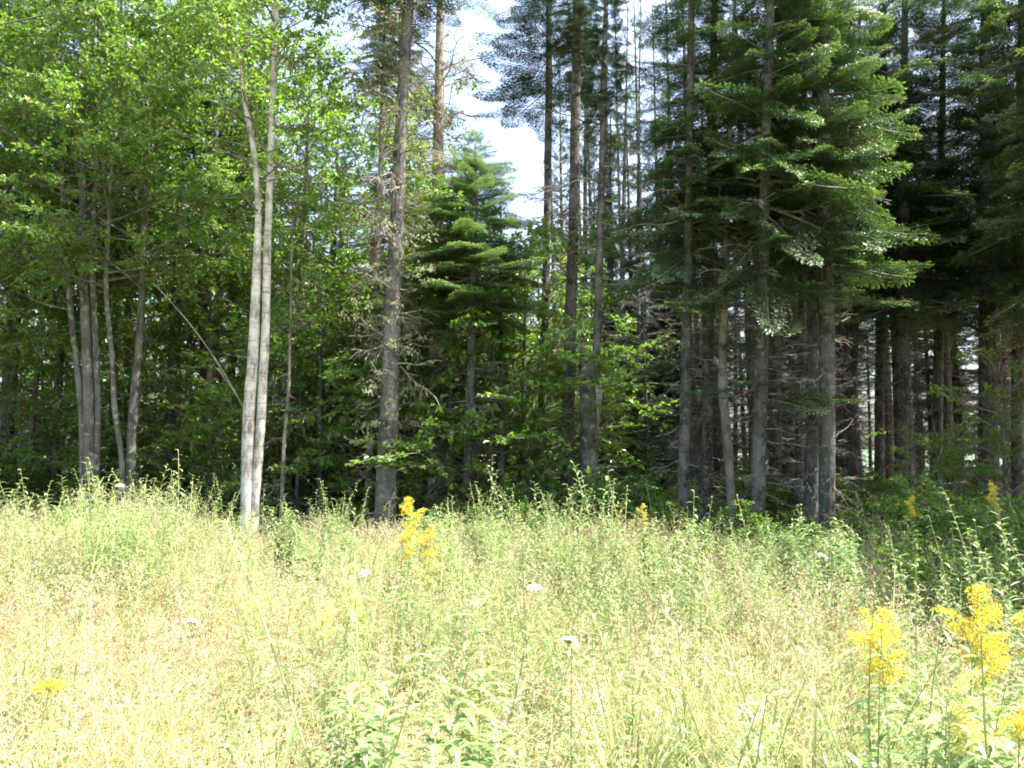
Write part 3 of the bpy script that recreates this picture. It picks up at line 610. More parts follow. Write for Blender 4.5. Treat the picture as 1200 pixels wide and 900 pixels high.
for i, (xp, d, H) in enumerate([(105, 24, 9), (140, 27, 10), (165, 22.5, 8), (185, 25, 9.5), (215, 23, 9), (60, 25, 9), (10, 24, 9), (240, 28, 10), (320, 24, 8), (360, 27, 9), (-40, 22, 9)]):
    sapling('maple_sapling', 'dim leafy tree far back in the dark between the left trunks', xp, d, H, SAPL[i % 3], rng.uniform(1.2, 1.6), 'dim leafy trees far back on the left', 'spruce_bark', .6)
for i in range(20):
    xp = -110 + i * 25 + rng.normal(0, 12); d = rng.uniform(15.5, 22)
    sapling('maple_sapling', 'shaded understorey sapling in the dark behind the left trunks', xp, d, rng.uniform(2.6, 5.0), SAPL[i % 3], rng.uniform(.8, 1.2), 'shaded saplings behind the left trunks')
for i, (xp, d, H, lab) in enumerate([(1172, 11.5, 3.6, 'light green maple sapling at the right edge in front of the dark trunks'), (1095, 12.4, 2.4, 'low maple sapling with spreading leaves in front of the black spruces'), (1140, 12.8, 2.5, 'middle maple sapling between the low one and the one at the right edge')]):
    sapling('maple_sapling', lab, xp, d, H, SAPL[[0, 1, 0][i]], [.6, .6, .4][i], 'maple saplings before the right-hand wood')

# ------------------------------------------------------------------ undergrowth: bushes and ferns
def fern_meshes():
    out = []
    for k in range(3):
        mb = MB(); nf = 9
        for i in range(nf):
            yaw = 6.283 * i / nf + rng.normal(0, .2); L = rng.uniform(.55, .85); up = rng.uniform(.7, 1.1)
            t = np.linspace(0, 1, 14); ax = np.stack([L * t * .9, 0 * t, L * up * (t - .62 * t * t)], 1); Q = rot_to(yaw, 0)
            A = ax @ Q.T; tube(mb, A, np.linspace(.004, .001, 14), 3, .4)
            n = 30; tt = np.linspace(.12, .99, n); P = np.stack([np.interp(tt, t, A[:, q]) for q in range(3)], 1)
            dv = np.gradient(P, axis=0); dv /= np.linalg.norm(dv, axis=1, keepdims=True); X = np.cross(dv, np.array([0, 0, 1.0])); X /= np.linalg.norm(X, axis=1, keepdims=True)
            ln = .15 * np.sin(np.pi * np.clip(tt * .92 + .12, 0, 1)) ** .8 + .012; v = rng.random()
            for sd in (-1, 1):
                D = X * sd + dv * .35 + rng.normal(0, .06, (n, 3)); V, T = leaf_tris(P, D, np.cross(X, dv) + 0 * D, ln, np.full(n, .026), .1); mb.add(V, T, v, np.repeat(tt * .6, 4))
        out.append(mb.mesh('fronds', M['fern']))
    return out
FERN = fern_meshes()
for i in range(34):
    xp = rng.uniform(-20, 800) if i < 26 else rng.uniform(560, 760); d = rng.uniform(11.6, 14.0); x = (xp - CX) / F * d
    plant('fern', 'green fern in the shade along the foot of the left and middle trees', 'fern', [('fronds', FERN[i % 3])], x, d, rng.uniform(.95, 1.5), 'ferns at the foot of the trees')
for i in range(16):
    xp = rng.uniform(-15, 170) if i < 9 else rng.uniform(270, 420); d = rng.uniform(10.4, 11.6)
    plant('fern', 'sunlit fern among the weeds at the back left edge of the meadow', 'fern', [('fronds', FERN[i % 3])], (xp - CX) / F * d, d, rng.uniform(1.25, 1.6), 'sunlit ferns along the left edge of the wood')
for i in range(26):
    xp = rng.uniform(540, 1010); d = rng.uniform(10.8, 12.0)
    plant('fern', 'light green fern at the back of the meadow before the middle and right trunks', 'fern', [('fronds', FERN[i % 3])], (xp - CX) / F * d, d, rng.uniform(1.05, 1.4), 'ferns before the middle and right trunks')
for i in range(12):
    xp = 545 + 39 * i + rng.normal(0, 8); d = rng.uniform(11.3, 12.0); b = BUSH[i % 2]
    plant('bush', 'low leafy bush hiding the trunk feet at the back of the meadow', 'bush', [('leaves', b[0]), ('limbs', b[1])], (xp - CX) / F * d, d, rng.uniform(.5, .68), 'low bushes along the trunk feet')
for i, (xp, d, s, lab) in enumerate([(590, 13.0, .9, 'dark low bush left of the broken stump'), (640, 12.9, .8, 'dark low bush touching the left of the straight brown spruce'), (705, 12.5, .95, 'dark leafy bush around the foot of the broken stump'), (745, 12.8, .8, 'dark leafy bush right of the broken stump'),
                                     (1080, 10.6, .78, 'green bush in the shade at the right below the black spruces'), (1135, 9.4, .9, 'tallest green bush in the shade at the right meadow edge'), (1195, 8.4, .85, 'green bush cut by the right edge of the view'), (1030, 11.6, .5, 'small dim bush right of the touching firs'), (1120, 7.2, .62, 'low green bush in the shaded grass behind the yellow goldenrods'), (1175, 6.2, .6, 'low dim bush at the right, nearest in the shaded grass')]):
    x = (xp - CX) / F * d; b = BUSH[i % 2]
    plant('bush', lab, 'bush', [('leaves', b[0]), ('limbs', b[1])], x, d, s, 'green bushes along the wood')
for i in range(26):
    d = rng.uniform(14.5, 24); xp = rng.uniform(-60, 1250); b = BUSH[i % 2]
    plant('bush', 'shadowy bush on the forest floor behind the front trunks', 'bush', [('leaves', b[0]), ('limbs', b[1])], (xp - CX) / F * d, d, rng.uniform(.7, 1.2), 'shadowy bushes on the forest floor')

DB = []
for k in range(3):
    mb = MB()
    for j in range(5): put(mb, DEAD[int(rng.integers(8))], np.array([rng.normal(0, .15), rng.normal(0, .15), .05]), rot_to(rng.uniform(0, 6.28), R(rng.uniform(0, 40)), rng.normal(0, .5)), rng.uniform(.8, 1.7))
    DB.append(mb.mesh('dead_branch', M['twig']))
for i in range(14):
    d = rng.uniform(13.0, 16); xp = rng.uniform(300, 450) if i < 7 else rng.uniform(640, 1000); x = (xp - CX) / F * d
    o = link('dead_branch', DB[i % 3], None, (x, d, float(ground_z(x, d)) + .02), rng.uniform(0, 6.28)); tag(o, 'tangle of dead grey branches lying at the foot of the trunks', 'branch', 'dead branches on the forest floor')

# ------------------------------------------------------------------ meadow
def lerp(a, b, t): return a + (b - a) * t
BL = [(px(x, y, 1)[0] / 1, x, y, s, g, hh) for x, y, s, g, hh in []]
# blobs of colour and height in meadow ground coordinates: (x, y, radius, greenness, height factor)
def mead(xp, yp):
    """meadow point whose grass top (0.8 m) shows at photo pixel (xp, yp)"""
    d = (CAM_Z - .8) * F / (yp - HOR); return (xp - CX) / F * d, d
def zones(x, y):
    n = .5 + .28 * np.sin(x * 1.7 + 2 * np.sin(y * .7)) * np.cos(y * 1.1 + x * .6) + .22 * np.sin(x * 4.3 + 1.7 * y) * np.sin(y * 3.1 - x)
    dry = .54 + .42 * (n - .5)
    for (xp, yp, r, k) in [(150, 850, 1.0, .35), (60, 760, 1.3, .3), (250, 690, 1.6, .2), (500, 800, .5, -.35), (320, 610, 3, -.3), (820, 640, 2.6, -.12), (640, 760, .5, -.2), (900, 760, .8, -.1), (1000, 860, .5, -.25), (1120, 850, .5, -.35), (760, 700, 1.0, .05), (300, 650, 1.4, -.1), (100, 600, 3, -.1), (1120, 640, 4, -.45)]:
        a, b = mead(xp, yp); dry = dry + k * np.exp(-((x - a) ** 2 + (y - b) ** 2) / (r * r))
    return np.clip(dry, 0, 1), n
def scatter(n, y0=.9, y1=13.0, power=.75):
    y = y0 + (y1 - y0) * rng.random(n * 2) ** power; hw = .66 * y + .9; x = rng.uniform(-1, 1, n * 2) * hw.max()
    k = np.abs(x) < hw; return x[k][:n], y[k][:n]
def tall(x, y):
    return 1.0 + .10 * np.clip((-x - 1) / 6, 0, 1) * np.clip((y - 6) / 5, 0, 1) - .1 * np.clip((2.2 - y) / 1.2, 0, 1) - .55 * np.clip((y - 11.3) / 1.6, 0, 1) + (.14 * np.sin(x * 1.15 + .6) + .1 * np.sin(x * 2.6 + y * .7) - .012 * np.clip(x, -8, 8)) * np.clip((y - 5) / 4, 0, 1)
WIND = np.array([.35, -.1])
def tuft(x, y):
    a = np.sin(x * 5.1 + 2.2 * np.sin(y * 2.3 + .4)) * np.sin(y * 4.3 + 1.8 * np.sin(x * 2.9)); b = np.sin(x * 1.9 + y * 1.3 + 2 * np.sin(y * .8)) * np.cos(y * 1.7 - x * .7)
    return .74 + .34 * a + .28 * b
def blades(n, h0, h1, w0, w1, curl, name, mat, green_shift=0., y1=13.2, power=.75):
    x, y = scatter(n, y1=y1, power=power); n = len(x); z = ground_z(x, y) - .02; dry, nz = zones(x, y)
    h = rng.uniform(h0, h1, n) * tall(x, y) * tuft(x, y); wd = rng.uniform(w0, w1, n) * np.clip(.85 + y * .10, .9, 2.0)
    a = rng.uniform(0, 6.283, n); ld = np.stack([np.cos(a), np.sin(a)], 1) + WIND; ln = rng.gamma(2.0, curl / 2, n)
    b = a + rng.uniform(-.6, 1.5, n) + 1.2; X = np.stack([np.cos(b), np.sin(b), 0 * b], 1)
    P = np.stack([x, y, z], 1); V = []
    for t, ww in ((0, 1.), (.38, .95), (.72, .7)):
        c_ = P + np.concatenate([ld * (h * ln * t ** 2.0)[:, None], (h * t * (1 - .28 * np.minimum(ln, 1.3) * t))[:, None]], 1)
        V += [c_ - X * (wd * ww / 2)[:, None], c_ + X * (wd * ww / 2)[:, None]]
    V.append(P + np.concatenate([ld * (h * ln)[:, None], (h * (1 - .28 * np.minimum(ln, 1.6)))[:, None]], 1))
    V = np.stack(V, 1).reshape(-1, 3); o = np.arange(n)[:, None] * 7
    T = np.concatenate([o + q for q in ([0, 1, 3], [0, 3, 2], [2, 3, 5], [2, 5, 4], [4, 5, 6])], 1).reshape(-1, 3)
    var = np.clip(dry + green_shift + rng.normal(0, .22, n), 0, 1)
    mb = MB(); tip = np.tile(np.array([0, 0, .25, .25, .6, .6, .9]), n) * np.repeat(np.clip(var * 1.2 - .1, 0, 1), 7)
    mb.add(V, T, np.repeat(var, 7), tip)
    return kind(link(name, mb.mesh(name, mat)), 'stuff')
blades(105000, .35, .8, .003, .0058, .85, 'meadow_grass', M['grass'])
blades(50000, .2, .5, .004, .007, .9, 'low_grass', M['grass'], -.25)
blades(10000, .5, .85, .005, .009, .9, 'broad_grass', M['grass'], -.45)
blades(30000, .6, 1.0, .003, .0055, 1.5, 'lodged_grass', M['grass'], .1)
# forest-floor fringe is covered by the same sheet; airy seed heads on their culms
def seed_heads(n, name='grass_seed_heads', mat='seed', blobs=None):
    x, y = scatter(n, 1.3, 12.6, .8); n = len(x); dry, nz = zones(x, y); g = ground_z(x, y); mb = MB()
    keep = rng.random(n) < .35 + .75 * dry
    if blobs: keep = rng.random(n) < np.clip(sum(np.exp(-((x - mead(a, b)[0]) ** 2 + (y - mead(a, b)[1]) ** 2) / rr ** 2) for a, b, rr in blobs), 0, .9)
    x, y, g, dry, nz = x[keep], y[keep], g[keep], dry[keep], nz[keep]; n = len(x)
    h = rng.uniform(.6, .98, n) * tall(x, y) * (.35 + .65 * tuft(x, y)); a = rng.uniform(0, 6.283, n); le = rng.uniform(.02, .42, n)
    B = np.stack([x, y, g], 1); Tp = B + np.stack([np.cos(a) * le + .06, np.sin(a) * le, h], 1)
    Md = (B + Tp) / 2 - np.stack([np.cos(a) * le * .22, np.sin(a) * le * .22, -.02 * h], 1)
    yaw = rng.uniform(0, 3.14, n); X = np.stack([np.cos(yaw), np.sin(yaw), 0 * yaw], 1) * .0011
    V = np.stack([B - X, B + X, Md - X, Md + X, Tp - X * .6, Tp + X * .6], 1).reshape(-1, 3); o = np.arange(n)[:, None] * 6
    T = np.concatenate([o + q for q in ([0, 1, 3], [0, 3, 2], [2, 3, 5], [2, 5, 4])], 1).reshape(-1, 3)
    mb.add(V, T, np.repeat(.3 + .5 * dry, 6), .4)
    k = 22; D = Tp - Md; D /= np.linalg.norm(D, axis=1, keepdims=True); L = rng.uniform(.09, .2, n); sp = rng.uniform(.012, .05, n)
    t = rng.random((n, k)); P = Tp[:, None, :] - D[:, None, :] * (L[:, None] * t)[..., None] + rng.normal(0, 1, (n, k, 3)) * (sp[:, None] * np.sin(np.pi * (t * .85 + .1)))[..., None]
    P = P.reshape(-1, 3); l = rng.uniform(.009, .018, n * k) * np.repeat(1 + .05 * y, k); Dd = np.repeat(D, k, 0) * .8 + rng.normal(0, .5, (n * k, 3))
    V, T = leaf_tris(P, Dd, rng.normal(0, 1, (n * k, 3)), l, l * .42); mb.add(V, T, np.repeat(np.clip(rng.normal(.5, .25, n), 0, 1), k * 4), np.repeat(rng.random(n), k * 4))
    return kind(link(name, mb.mesh(name, M[mat])), 'stuff')
seed_heads(19000)
seed_heads(7000, 'reddish_grass', 'seed_red', [(110, 690, .8), (180, 705, .6), (300, 690, .9), (640, 735, .35), (1000, 700, .5), (750, 622, 1.2), (870, 640, .8), (480, 780, .2)])

# leafy stems: one builder for the single plants and for the mass of weeds
def stem_arrays(h, nl, ll, lw, bend=.12, start=.15, droop=.5, var=.5):
    st, lf = MB(), MB(); a = rng.uniform(0, 6.28); P = np.array([[math.cos(a) * bend * h * t ** 2, math.sin(a) * bend * h * t ** 2, h * t] for t in np.linspace(0, 1, 7)])
    tube(st, P, np.linspace(.0042, .0016, 7) * max(.6, h), 5, var)
    t = np.linspace(start, .99, nl); B = np.stack([np.interp(t, np.linspace(0, 1, 7), P[:, q]) for q in range(3)], 1); y = np.arange(nl) * 2.4 + rng.normal(0, .3, nl)
    up = .3 + .42 * t + rng.normal(0, .2, nl); D = np.stack([np.cos(y), np.sin(y), up], 1); D /= np.linalg.norm(D, axis=1, keepdims=True)
    L = ll * (1.05 - .55 * t ** 2) * rng.uniform(.7, 1.15, nl); W = lw * (1.05 - .5 * t) * rng.uniform(.8, 1.2, nl)
    X = np.cross(np.array([0, 0, 1.0]), D); X /= np.linalg.norm(X, axis=1, keepdims=True); N_ = np.cross(D, X); dn = np.array([0, 0, -1.0])
    rows = []
    for s, ww in ((0, .12), (.3, .9), (.65, .8), (1, 0)):
        c_ = B + D * (L * s)[:, None] + dn * (L * droop * s * s)[:, None]
        if ww: rows += [c_ - X * (W * ww / 2)[:, None] + N_ * (W * ww * .16)[:, None], c_, c_ + X * (W * ww / 2)[:, None] + N_ * (W * ww * .16)[:, None]]
        else: rows.append(c_)
    V = np.stack(rows, 1).reshape(-1, 3); o = np.arange(nl)[:, None] * 10; T = []
    for r in (0, 3):
        for cc in (0, 1): T += [[r + cc, r + cc + 1, r + cc + 4], [r + cc, r + cc + 4, r + cc + 3]]
    T += [[6, 7, 9], [7, 8, 9]]
    lf.add(V, np.concatenate([o + np.array(q) for q in T], 1).reshape(-1, 3), np.repeat(np.clip(var + rng.normal(0, .2, nl), 0, 1), 10), np.repeat(np.clip(t - .55, 0, 1) * 1.5, 10))
    return st, lf, P
def plume(P, h, size):
    """arching one-sided goldenrod head: a few spreading branches set with short racemes of small florets"""
    mb = MB(); yb = rng.uniform(0, 6.28)
    for sub in range(6):
        y = yb + rng.normal(0, .75) if sub else yb; L = size * (1.25 if sub == 0 else rng.uniform(.65, 1.15)); o = P[-1] - np.array([0, 0, .028 * sub]); s = np.linspace(0, 1, 9)
        lean = .45 if sub == 0 else .85
        A = o + np.stack([math.cos(y) * L * lean * s ** 1.2, math.sin(y) * L * lean * s ** 1.2, L * (1.0 * s - .42 * s * s)], 1); tube(mb, A, np.linspace(.002, .0007, 9), 3, 0.1)
        for i in range(13):
            t = .12 + .86 * i / 12; k = np.array([np.interp(t, s, A[:, q]) for q in range(3)]); y2 = y + (1 if i % 2 else -1) * rng.uniform(.5, 1.5); l = size * .42 * (1.08 - t * .8) * rng.uniform(.7, 1.2)
            B = k + np.stack([math.cos(y2) * l * s, math.sin(y2) * l * s, l * (.55 * s - .65 * s * s)], 1); n = int(800 * l) + 4
            tt = rng.uniform(.05, 1, n); C = np.stack([np.interp(tt, s, B[:, q]) for q in range(3)], 1) + rng.normal(0, .0045, (n, 3)) + np.array([0, 0, .004])
            ll = rng.uniform(.004, .0085, n); V, T = leaf_tris(C, np.array([0, 0, .6]) + rng.normal(0, .7, (n, 3)), rng.normal(0, 1, (n, 3)), ll, ll * .7, .1); mb.add(V, T, np.repeat(rng.random(n), 4), np.repeat(rng.random(n), 4), int(rng.random() < .14))
    return mb
def umbel(P, r, tx=0.0, ty=0.0):
    mb = MB(); o = P[-1]; T3 = rot_to(0, ty, tx)
    for i in range(34):
        rr = r * math.sqrt((i + .5) / 34); a = i * 2.39996; e = o + T3 @ np.array([math.cos(a) * rr * rng.uniform(.9, 1.15), math.sin(a) * rr, r * .6 - .55 * rr * rr / r + rng.normal(0, .06 * r)]); tube(mb, np.array([o, (o + e) / 2 + [0, 0, -.003], e]), [.0009, .0007, .0006], 3, .3, 0, mi=1)
        n = 16; C = e + (rng.normal(0, 1, (n, 3)) * [r * .085, r * .085, .002]) @ T3.T; l = rng.uniform(.006, .010, n); V, T = leaf_tris(C, rng.normal(0, 1, (n, 3)) * [1, 1, .25], np.array([0, 0, 1.0]) + rng.normal(0, .2, (n, 3)), l, l * .9, 0); mb.add(V, T, np.repeat(rng.random(n), 4), 0)
    return mb
def make_kind(kind_, k):
    out = []
    for _ in range(k):
        if kind_ == 'leafy': st, lf, P = stem_arrays(1.0, 74, rng.uniform(.18, .23), rng.uniform(.034, .044), .16, .1, rng.uniform(.4, .75)); out.append([('stem', st.mesh('stem', M['forb_stem'])), ('leaves', lf.mesh('leaves', M['forb']))])
        if kind_ in ('gold', 'pale', 'small'):
            st, lf, P = stem_arrays(1.0, 64, .17, .028, .04); h = plume(P, 1, rng.uniform(.105, .14) if kind_ != 'small' else .065); out.append([('stem', st.mesh('stem', M['forb_stem'])), ('leaves', lf.mesh('leaves', M['forb'])), ('flower_head', h.mesh('flower_head', [M['yellow_pale' if kind_ == 'pale' else 'yellow'], M['forb']]))])
        if kind_ == 'lace':
            st, lf, P = stem_arrays(.8, 9, .09, .02, .14); h = umbel(P, rng.uniform(.024, .036), rng.normal(0, .5), rng.normal(0, .5)); out.append([('stem', st.mesh('stem', M['forb_stem'])), ('leaves', lf.mesh('leaves', M['forb'])), ('flower_head', h.mesh('flower_head', [M['white'], M['forb_stem']]))])
        if kind_ == 'tansy':
            st, lf, P = stem_arrays(.8, 14, .08, .02, .08); h = umbel(P, rng.uniform(.035, .05)); out.append([('stem', st.mesh('stem', M['forb_stem'])), ('leaves', lf.mesh('leaves', M['forb'])), ('flower_head', h.mesh('flower_head', [M['yellow'], M['forb_stem']]))])
    return out
LEAFP, GOLD, LACE, TANSY = make_kind('leafy', 5), make_kind('gold', 4), make_kind('lace', 3), make_kind('tansy', 2)
PALE, SMALL = make_kind('pale', 3), make_kind('small', 3)
def at_top(xp, yp, d, parts, name, label, cat, group, nominal, rz=None):
    """a plant whose top shows at photo pixel (xp, yp), d metres away"""
    p = px(xp, yp, d); g = float(ground_z(p[0], d)); s = max(.3, (p[2] - g) / nominal)
    return plant(name, label, cat, parts, p[0], d, s, group, rz=rz)
G1 = 'goldenrods in full yellow bloom'
for i, (xp, yp, d, lab) in enumerate([(1015, 728, 2.7, 'yellow goldenrod leaning out left of the pair of goldenrods at the right'), (1040, 742, 2.9, 'smaller yellow goldenrod tucked behind the one leaning left'), (1120, 735, 2.5, 'drooping yellow goldenrod in front of the tall branched one'),
        (1150, 705, 2.6, 'tall branched yellow goldenrod standing against the shaded grass'), (1190, 702, 2.7, 'yellow goldenrod at the right edge of the view, above the lowest one'), (1172, 815, 2.0, 'lowest goldenrod, deep orange-yellow, in the bottom right corner'), (1090, 800, 2.2, 'pale yellow goldenrod just opening in the leaves below the pair'),
        (478, 592, 6.2, 'tallest yellow goldenrod in the middle of the meadow against the dark wood'), (492, 625, 5.6, 'yellow goldenrod just below the tallest one in the middle'), (466, 622, 6.0, 'yellow goldenrod close at the left of the tallest one'), (505, 660, 5.0, 'washed-out goldenrod lower right of the tallest one'),
        (296, 695, 4.2, 'lone pale goldenrod among the straw left of the middle'), (408, 690, 4.2, 'pale goldenrod behind the big leafy stems'), (385, 715, 3.9, 'faded goldenrod nearest left of the big leafy stems'), (560, 812, 2.6, 'single yellow tip among the big leafy stems'), (430, 705, 4.4, 'faded goldenrod just above the big leafy stems')]):
    at_top(xp, yp, d, PALE[i % 3] if i >= 10 or i == 6 else GOLD[i % 4], 'goldenrod', lab, 'flower', G1, 1.05)
for i, (xp, yp, d, lab) in enumerate([(755, 594, 8.0, 'small yellow goldenrod at the meadow edge before the dark bushes'), (1172, 570, 7.0, 'yellow goldenrod high above the shaded bush at the right'), (1068, 585, 8.0, 'dull yellow goldenrod in the shade before the black spruces')]):
    at_top(xp, yp, d, SMALL[i], 'goldenrod', lab, 'flower', G1, 1.03)
G2 = 'leafy green stems in the meadow'
for i, (xp, yp, d, lab) in enumerate([(425, 745, 2.4, 'left one of the big leafy stems at the bottom middle'), (505, 690, 2.5, 'tallest of the big leafy stems at the bottom middle'), (556, 800, 2.2, 'right one of the big leafy stems at the bottom middle'), (470, 800, 2.1, 'short leafy stem low between the big ones'),
        (885, 640, 7.6, 'leafy stem in front of the nearest grey fir'), (922, 603, 7.8, 'light green leafy stem before the narrow grey fir'), (960, 622, 7.6, 'leafy stem before the touching firs'), (992, 605, 7.4, 'pale leafy stem right of the touching firs, tall against the dark'), (975, 640, 7.2, 'short leafy stem next to the tall pale one'),
        (765, 605, 8.0, 'bright leafy stem before the dark bushes right of the stump'), (790, 612, 8.2, 'leafy stem before the leftmost fir of the right-hand row'), (832, 604, 8.4, 'pale leafy stem before the pale straight fir'), (620, 612, 8.6, 'light leafy stem below the low bush left of the stump'), (585, 605, 8.8, 'light leafy stem before the small bushy fir'), (520, 590, 8.6, 'tall leafy stem right of the tallest goldenrod'),
        (285, 598, 9.0, 'leafy stem before the twin white trunks'), (345, 585, 9.2, 'yellow-green leafy stem before the thin dead sapling'), (370, 600, 8.4, 'leafy stem right of the yellow-green one'), (12, 568, 9.4, 'leafy stem at the left edge of the view'), (60, 575, 9.6, 'leafy stem before the three-stemmed clump'), (130, 590, 9.0, 'leafy stem before the wavy pale stem'), (285, 745, 3.4, 'leafy stem in the straw below the lone goldenrod'),
        (1110, 775, 2.4, 'leafy stem carrying the pair of goldenrods, left side'), (1165, 790, 2.3, 'leafy stem carrying the pair of goldenrods, right side'), (1100, 840, 2.0, 'leafy stem beside the lowest goldenrod'), (1060, 720, 4.4, 'leafy stem in the shade behind the goldenrods')]):
    at_top(xp, yp, d, LEAFP[i % 5], 'leafy_stem', lab, 'plant', G2, 1.03)
for i in range(30):
    d0 = rng.uniform(7.0, 11.6); x0 = (rng.uniform(-20, 1000) - CX) / F * d0 if i < 24 else (rng.uniform(900, 1230) - CX) / F * d0; k0 = rng.uniform(.62, .88)
    for j in range(int(rng.integers(3, 8))):
        x, d = x0 + rng.normal(0, .28), min(12.2, d0 + rng.normal(0, .25))
        plant('leafy_stem', 'light green leafy stem in one of the leafy clumps at the back of the meadow', 'plant', LEAFP[(i + j) % 5], x, d, k0 * rng.uniform(.8, 1.1) * float(tall(x, min(d, 11.5))), 'leafy stems at the back of the meadow')
for i, (xp, yp, d) in enumerate([(885, 640, 7.6), (922, 606, 7.8), (960, 625, 7.6), (992, 610, 7.4), (765, 606, 8.0), (790, 614, 8.2), (832, 606, 8.4), (620, 612, 8.6), (585, 606, 8.8), (520, 592, 8.6), (660, 622, 8.2), (700, 628, 8.0), (860, 620, 8.2), (345, 588, 9.2), (60, 578, 9.6), (130, 590, 9.2)]):
    for j in range(5):
        at_top(xp + rng.normal(0, 13), yp + rng.uniform(0, 26), d + rng.normal(0, .2), LEAFP[(i + j) % 5], 'leafy_stem', 'light green leafy stem in one of the leafy clumps at the back of the meadow', 'plant', 'leafy stems at the back of the meadow', 1.03)
for i in range(16):
    d = rng.uniform(1.9, 3.1); x = (rng.uniform(385, 600) - CX) / F * d
    plant('leafy_stem', 'leafy stem in the thick patch of leafy stems at the bottom middle', 'plant', LEAFP[i % 5], x, d, rng.uniform(.72, 1.0), 'leafy stems in the patch at the bottom middle')
for i in range(16):
    d = rng.uniform(2.0, 3.0); x = (rng.uniform(1040, 1220) - CX) / F * d
    plant('leafy_stem', 'leafy stem in the thick patch under the yellow goldenrods at the bottom right', 'plant', LEAFP[i % 5], x, d, rng.uniform(.7, .95), 'leafy stems under the goldenrods at the bottom right')
for i, (xp, yp, d, lab) in enumerate([(342, 880, 2.2, 'biggest white flower at the bottom left of the leafy stems'), (372, 893, 1.9, 'white flower just below the biggest white one'), (452, 668, 4.8, 'white flower left of the faded goldenrods'), (605, 680, 4.8, 'white flower in the middle of the meadow'), (642, 738, 3.6, 'white flower in the middle, nearer than the other'), (942, 648, 6.2, 'white flower before the touching firs'),
        (124, 566, 9.4, 'white flower standing high before the wavy stem'), (215, 720, 4.2, 'small white flower in the straw at the left')]):
    at_top(xp, yp, d, LACE[i % 3], 'white_flower', lab, 'flower', 'white umbel flowers', .83)
for i, (xp, yp, d, lab) in enumerate([(30, 800, 2.7, 'flat yellow flower head near the left edge')]):
    at_top(xp, yp, d, TANSY[i % 2], 'yellow_flower', lab, 'flower', 'flat yellow flowers', .83)
# the mass of weeds between the grasses
def weeds(n):
    mb = MB(); PR = []
    for v in (.1, .4, .65, .9):
        for (h, nl, ll, lw, bend) in ((.75, 34, .10, .017, .2), (.55, 30, .05, .012, .35), (.85, 30, .085, .022, .15), (.5, 70, .028, .006, .4)):
            a, b, _ = stem_arrays(h * rng.uniform(.85, 1.15), nl, ll, lw, bend, .15, rng.uniform(.2, .8), v); PR.append((a.arrays(), b.arrays()))
    x, y = scatter(n * 4, 1.5, 12.4, .8); dry, nz = zones(x, y)
    cl = np.sin(x * 2.7 + 2.4 * np.sin(y * 1.1 + .5)) * np.sin(y * 2.2 + 2 * np.sin(x * 1.4)) + .5 * np.sin(x * 6.1 + y * 3.7) * np.sin(y * 5.3 - x * 2)
    k = rng.random(len(x)) < np.clip(1.2 - dry * 1.15 + .75 * cl - .15, 0, 1); x, y, cl = x[k][:n], y[k][:n], cl[k][:n]; g = ground_z(x, y); tl = tall(x, y)
    sp = ((np.sin(x * 1.3 + 1.1 * y) + np.sin(y * 1.9 - x * .8) + rng.normal(0, .9, len(x))) * 1.2 + 2).astype(int) % 4
    for i in range(len(x)):
        st, lf = PR[int(rng.integers(4)) * 4 + int(sp[i])]; s = rng.uniform(.65, 1.4) * tl[i] * (1 + .2 * cl[i]); Q = rot_to(rng.uniform(0, 6.28), rng.normal(0, .1), rng.normal(0, .12)); o = np.array([x[i], y[i], g[i]])
        put(mb, st, o, Q, s, None, 1, 1); put(mb, lf, o, Q, s, rng.random())
    return kind(link('meadow_weeds', mb.mesh('meadow_weeds', [M['forb'], M['forb_stem']])), 'stuff')
weeds(4800)
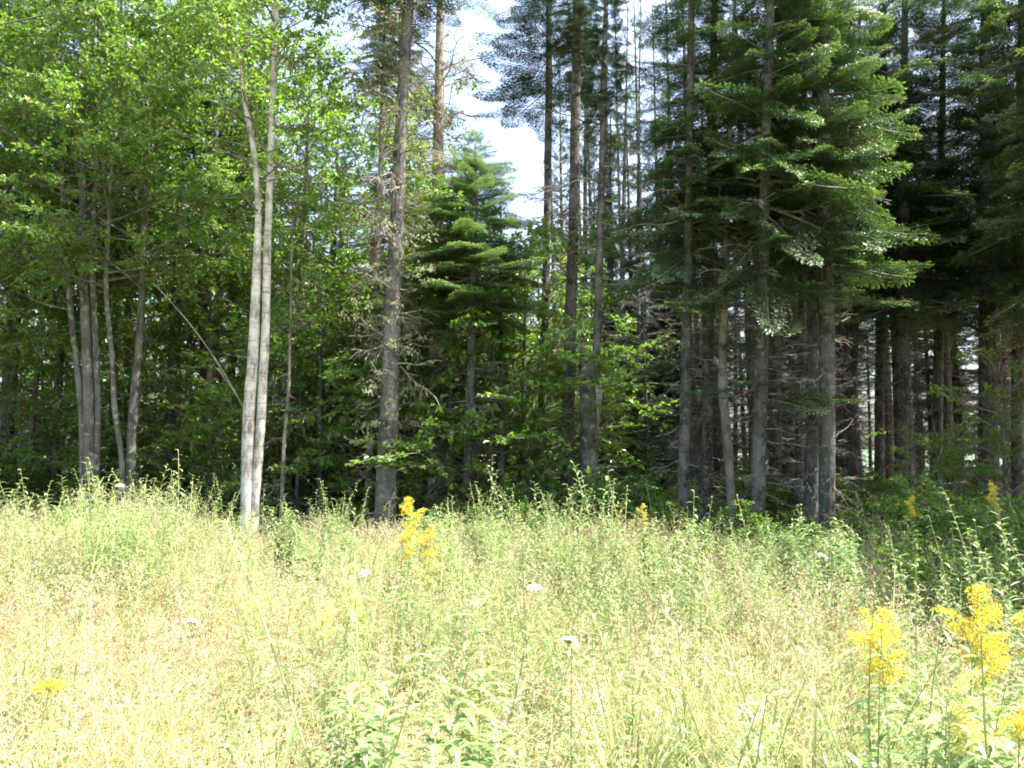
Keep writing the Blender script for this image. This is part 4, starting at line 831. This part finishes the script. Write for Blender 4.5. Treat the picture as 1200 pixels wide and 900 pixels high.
def clump_mesh(n=260, L=.85):
    mb = MB(); a = rng.uniform(0, 6.283, n); l = L * rng.uniform(.55, 1.1, n); le = rng.uniform(.15, 1.0, n); b0 = rng.uniform(0, .07, n); rows = []
    X = np.stack([-np.sin(a), np.cos(a), 0 * a], 1)
    for t, ww in ((0, .7), (.25, 1), (.5, 1), (.75, .75), (1, 0)):
        rad = b0 + l * le * .75 * t ** 1.7; c_ = np.stack([np.cos(a) * rad, np.sin(a) * rad, l * (t * (1.08 - .2 * le) - .62 * le * t ** 2.6)], 1)
        rows += [c_ - X * (.0032 * ww), c_ + X * (.0032 * ww)] if ww else [c_]
    V = np.stack(rows, 1).reshape(-1, 3); o = np.arange(n)[:, None] * 9; T = []
    for q in (0, 2, 4): T += [[q, q + 1, q + 3], [q, q + 3, q + 2]]
    T += [[6, 7, 8]]
    mb.add(V, np.concatenate([o + np.array(q) for q in T], 1).reshape(-1, 3), np.repeat(np.clip(rng.normal(.3, .2, n), 0, 1), 9), np.tile([0, 0, 0, 0, .2, .2, .5, .5, .9], n) * np.repeat(rng.random(n), 9))
    return mb.mesh('blades', M['grass'])
CL = [clump_mesh(), clump_mesh(320, .75)]
for i, (xp, yp, d, lab) in enumerate([(735, 800, 3.1, 'arching green grass tussock right of the big leafy stems'), (800, 740, 3.9, 'green grass tussock behind the arching one'), (1035, 790, 2.7, 'long-bladed grass tussock under the leaning yellow goldenrod'), (690, 850, 2.5, 'nearest grass tussock at the bottom right of the leafy stems'), (940, 830, 2.6, 'pale grass tussock at the bottom left of the goldenrods'), (330, 800, 3.0, 'straw-green grass tussock left of the big leafy stems')]):
    p = px(xp, yp, d); plant('grass_tussock', lab, 'grass', [('blades', CL[i % 2])], p[0], d, rng.uniform(.95, 1.2), 'arching grass tussocks')

# ------------------------------------------------------------------ overhead wire at the top left
a, b = px(0, 29, 9.0), px(130, 0, 9.6); dv = (b - a) / np.linalg.norm(b - a); pts = np.array([a + dv * s + np.array([0, 0, .002 * (s - .6) ** 2]) for s in np.linspace(-14, 16, 40)])
mb = MB(); tube(mb, pts, .0075, 6)
m, t, N, L = new_mat('wire_rubber'); p = N.new("ShaderNodeBsdfPrincipled"); p.inputs["Base Color"].default_value = (.03, .03, .03, 1); p.inputs["Roughness"].default_value = .6
o = N.new("ShaderNodeOutputMaterial"); L.new(p.outputs[0], o.inputs[0])
tag(link('overhead_wire', mb.mesh('overhead_wire', m, True)), 'thin black overhead wire crossing the top left corner', 'wire')
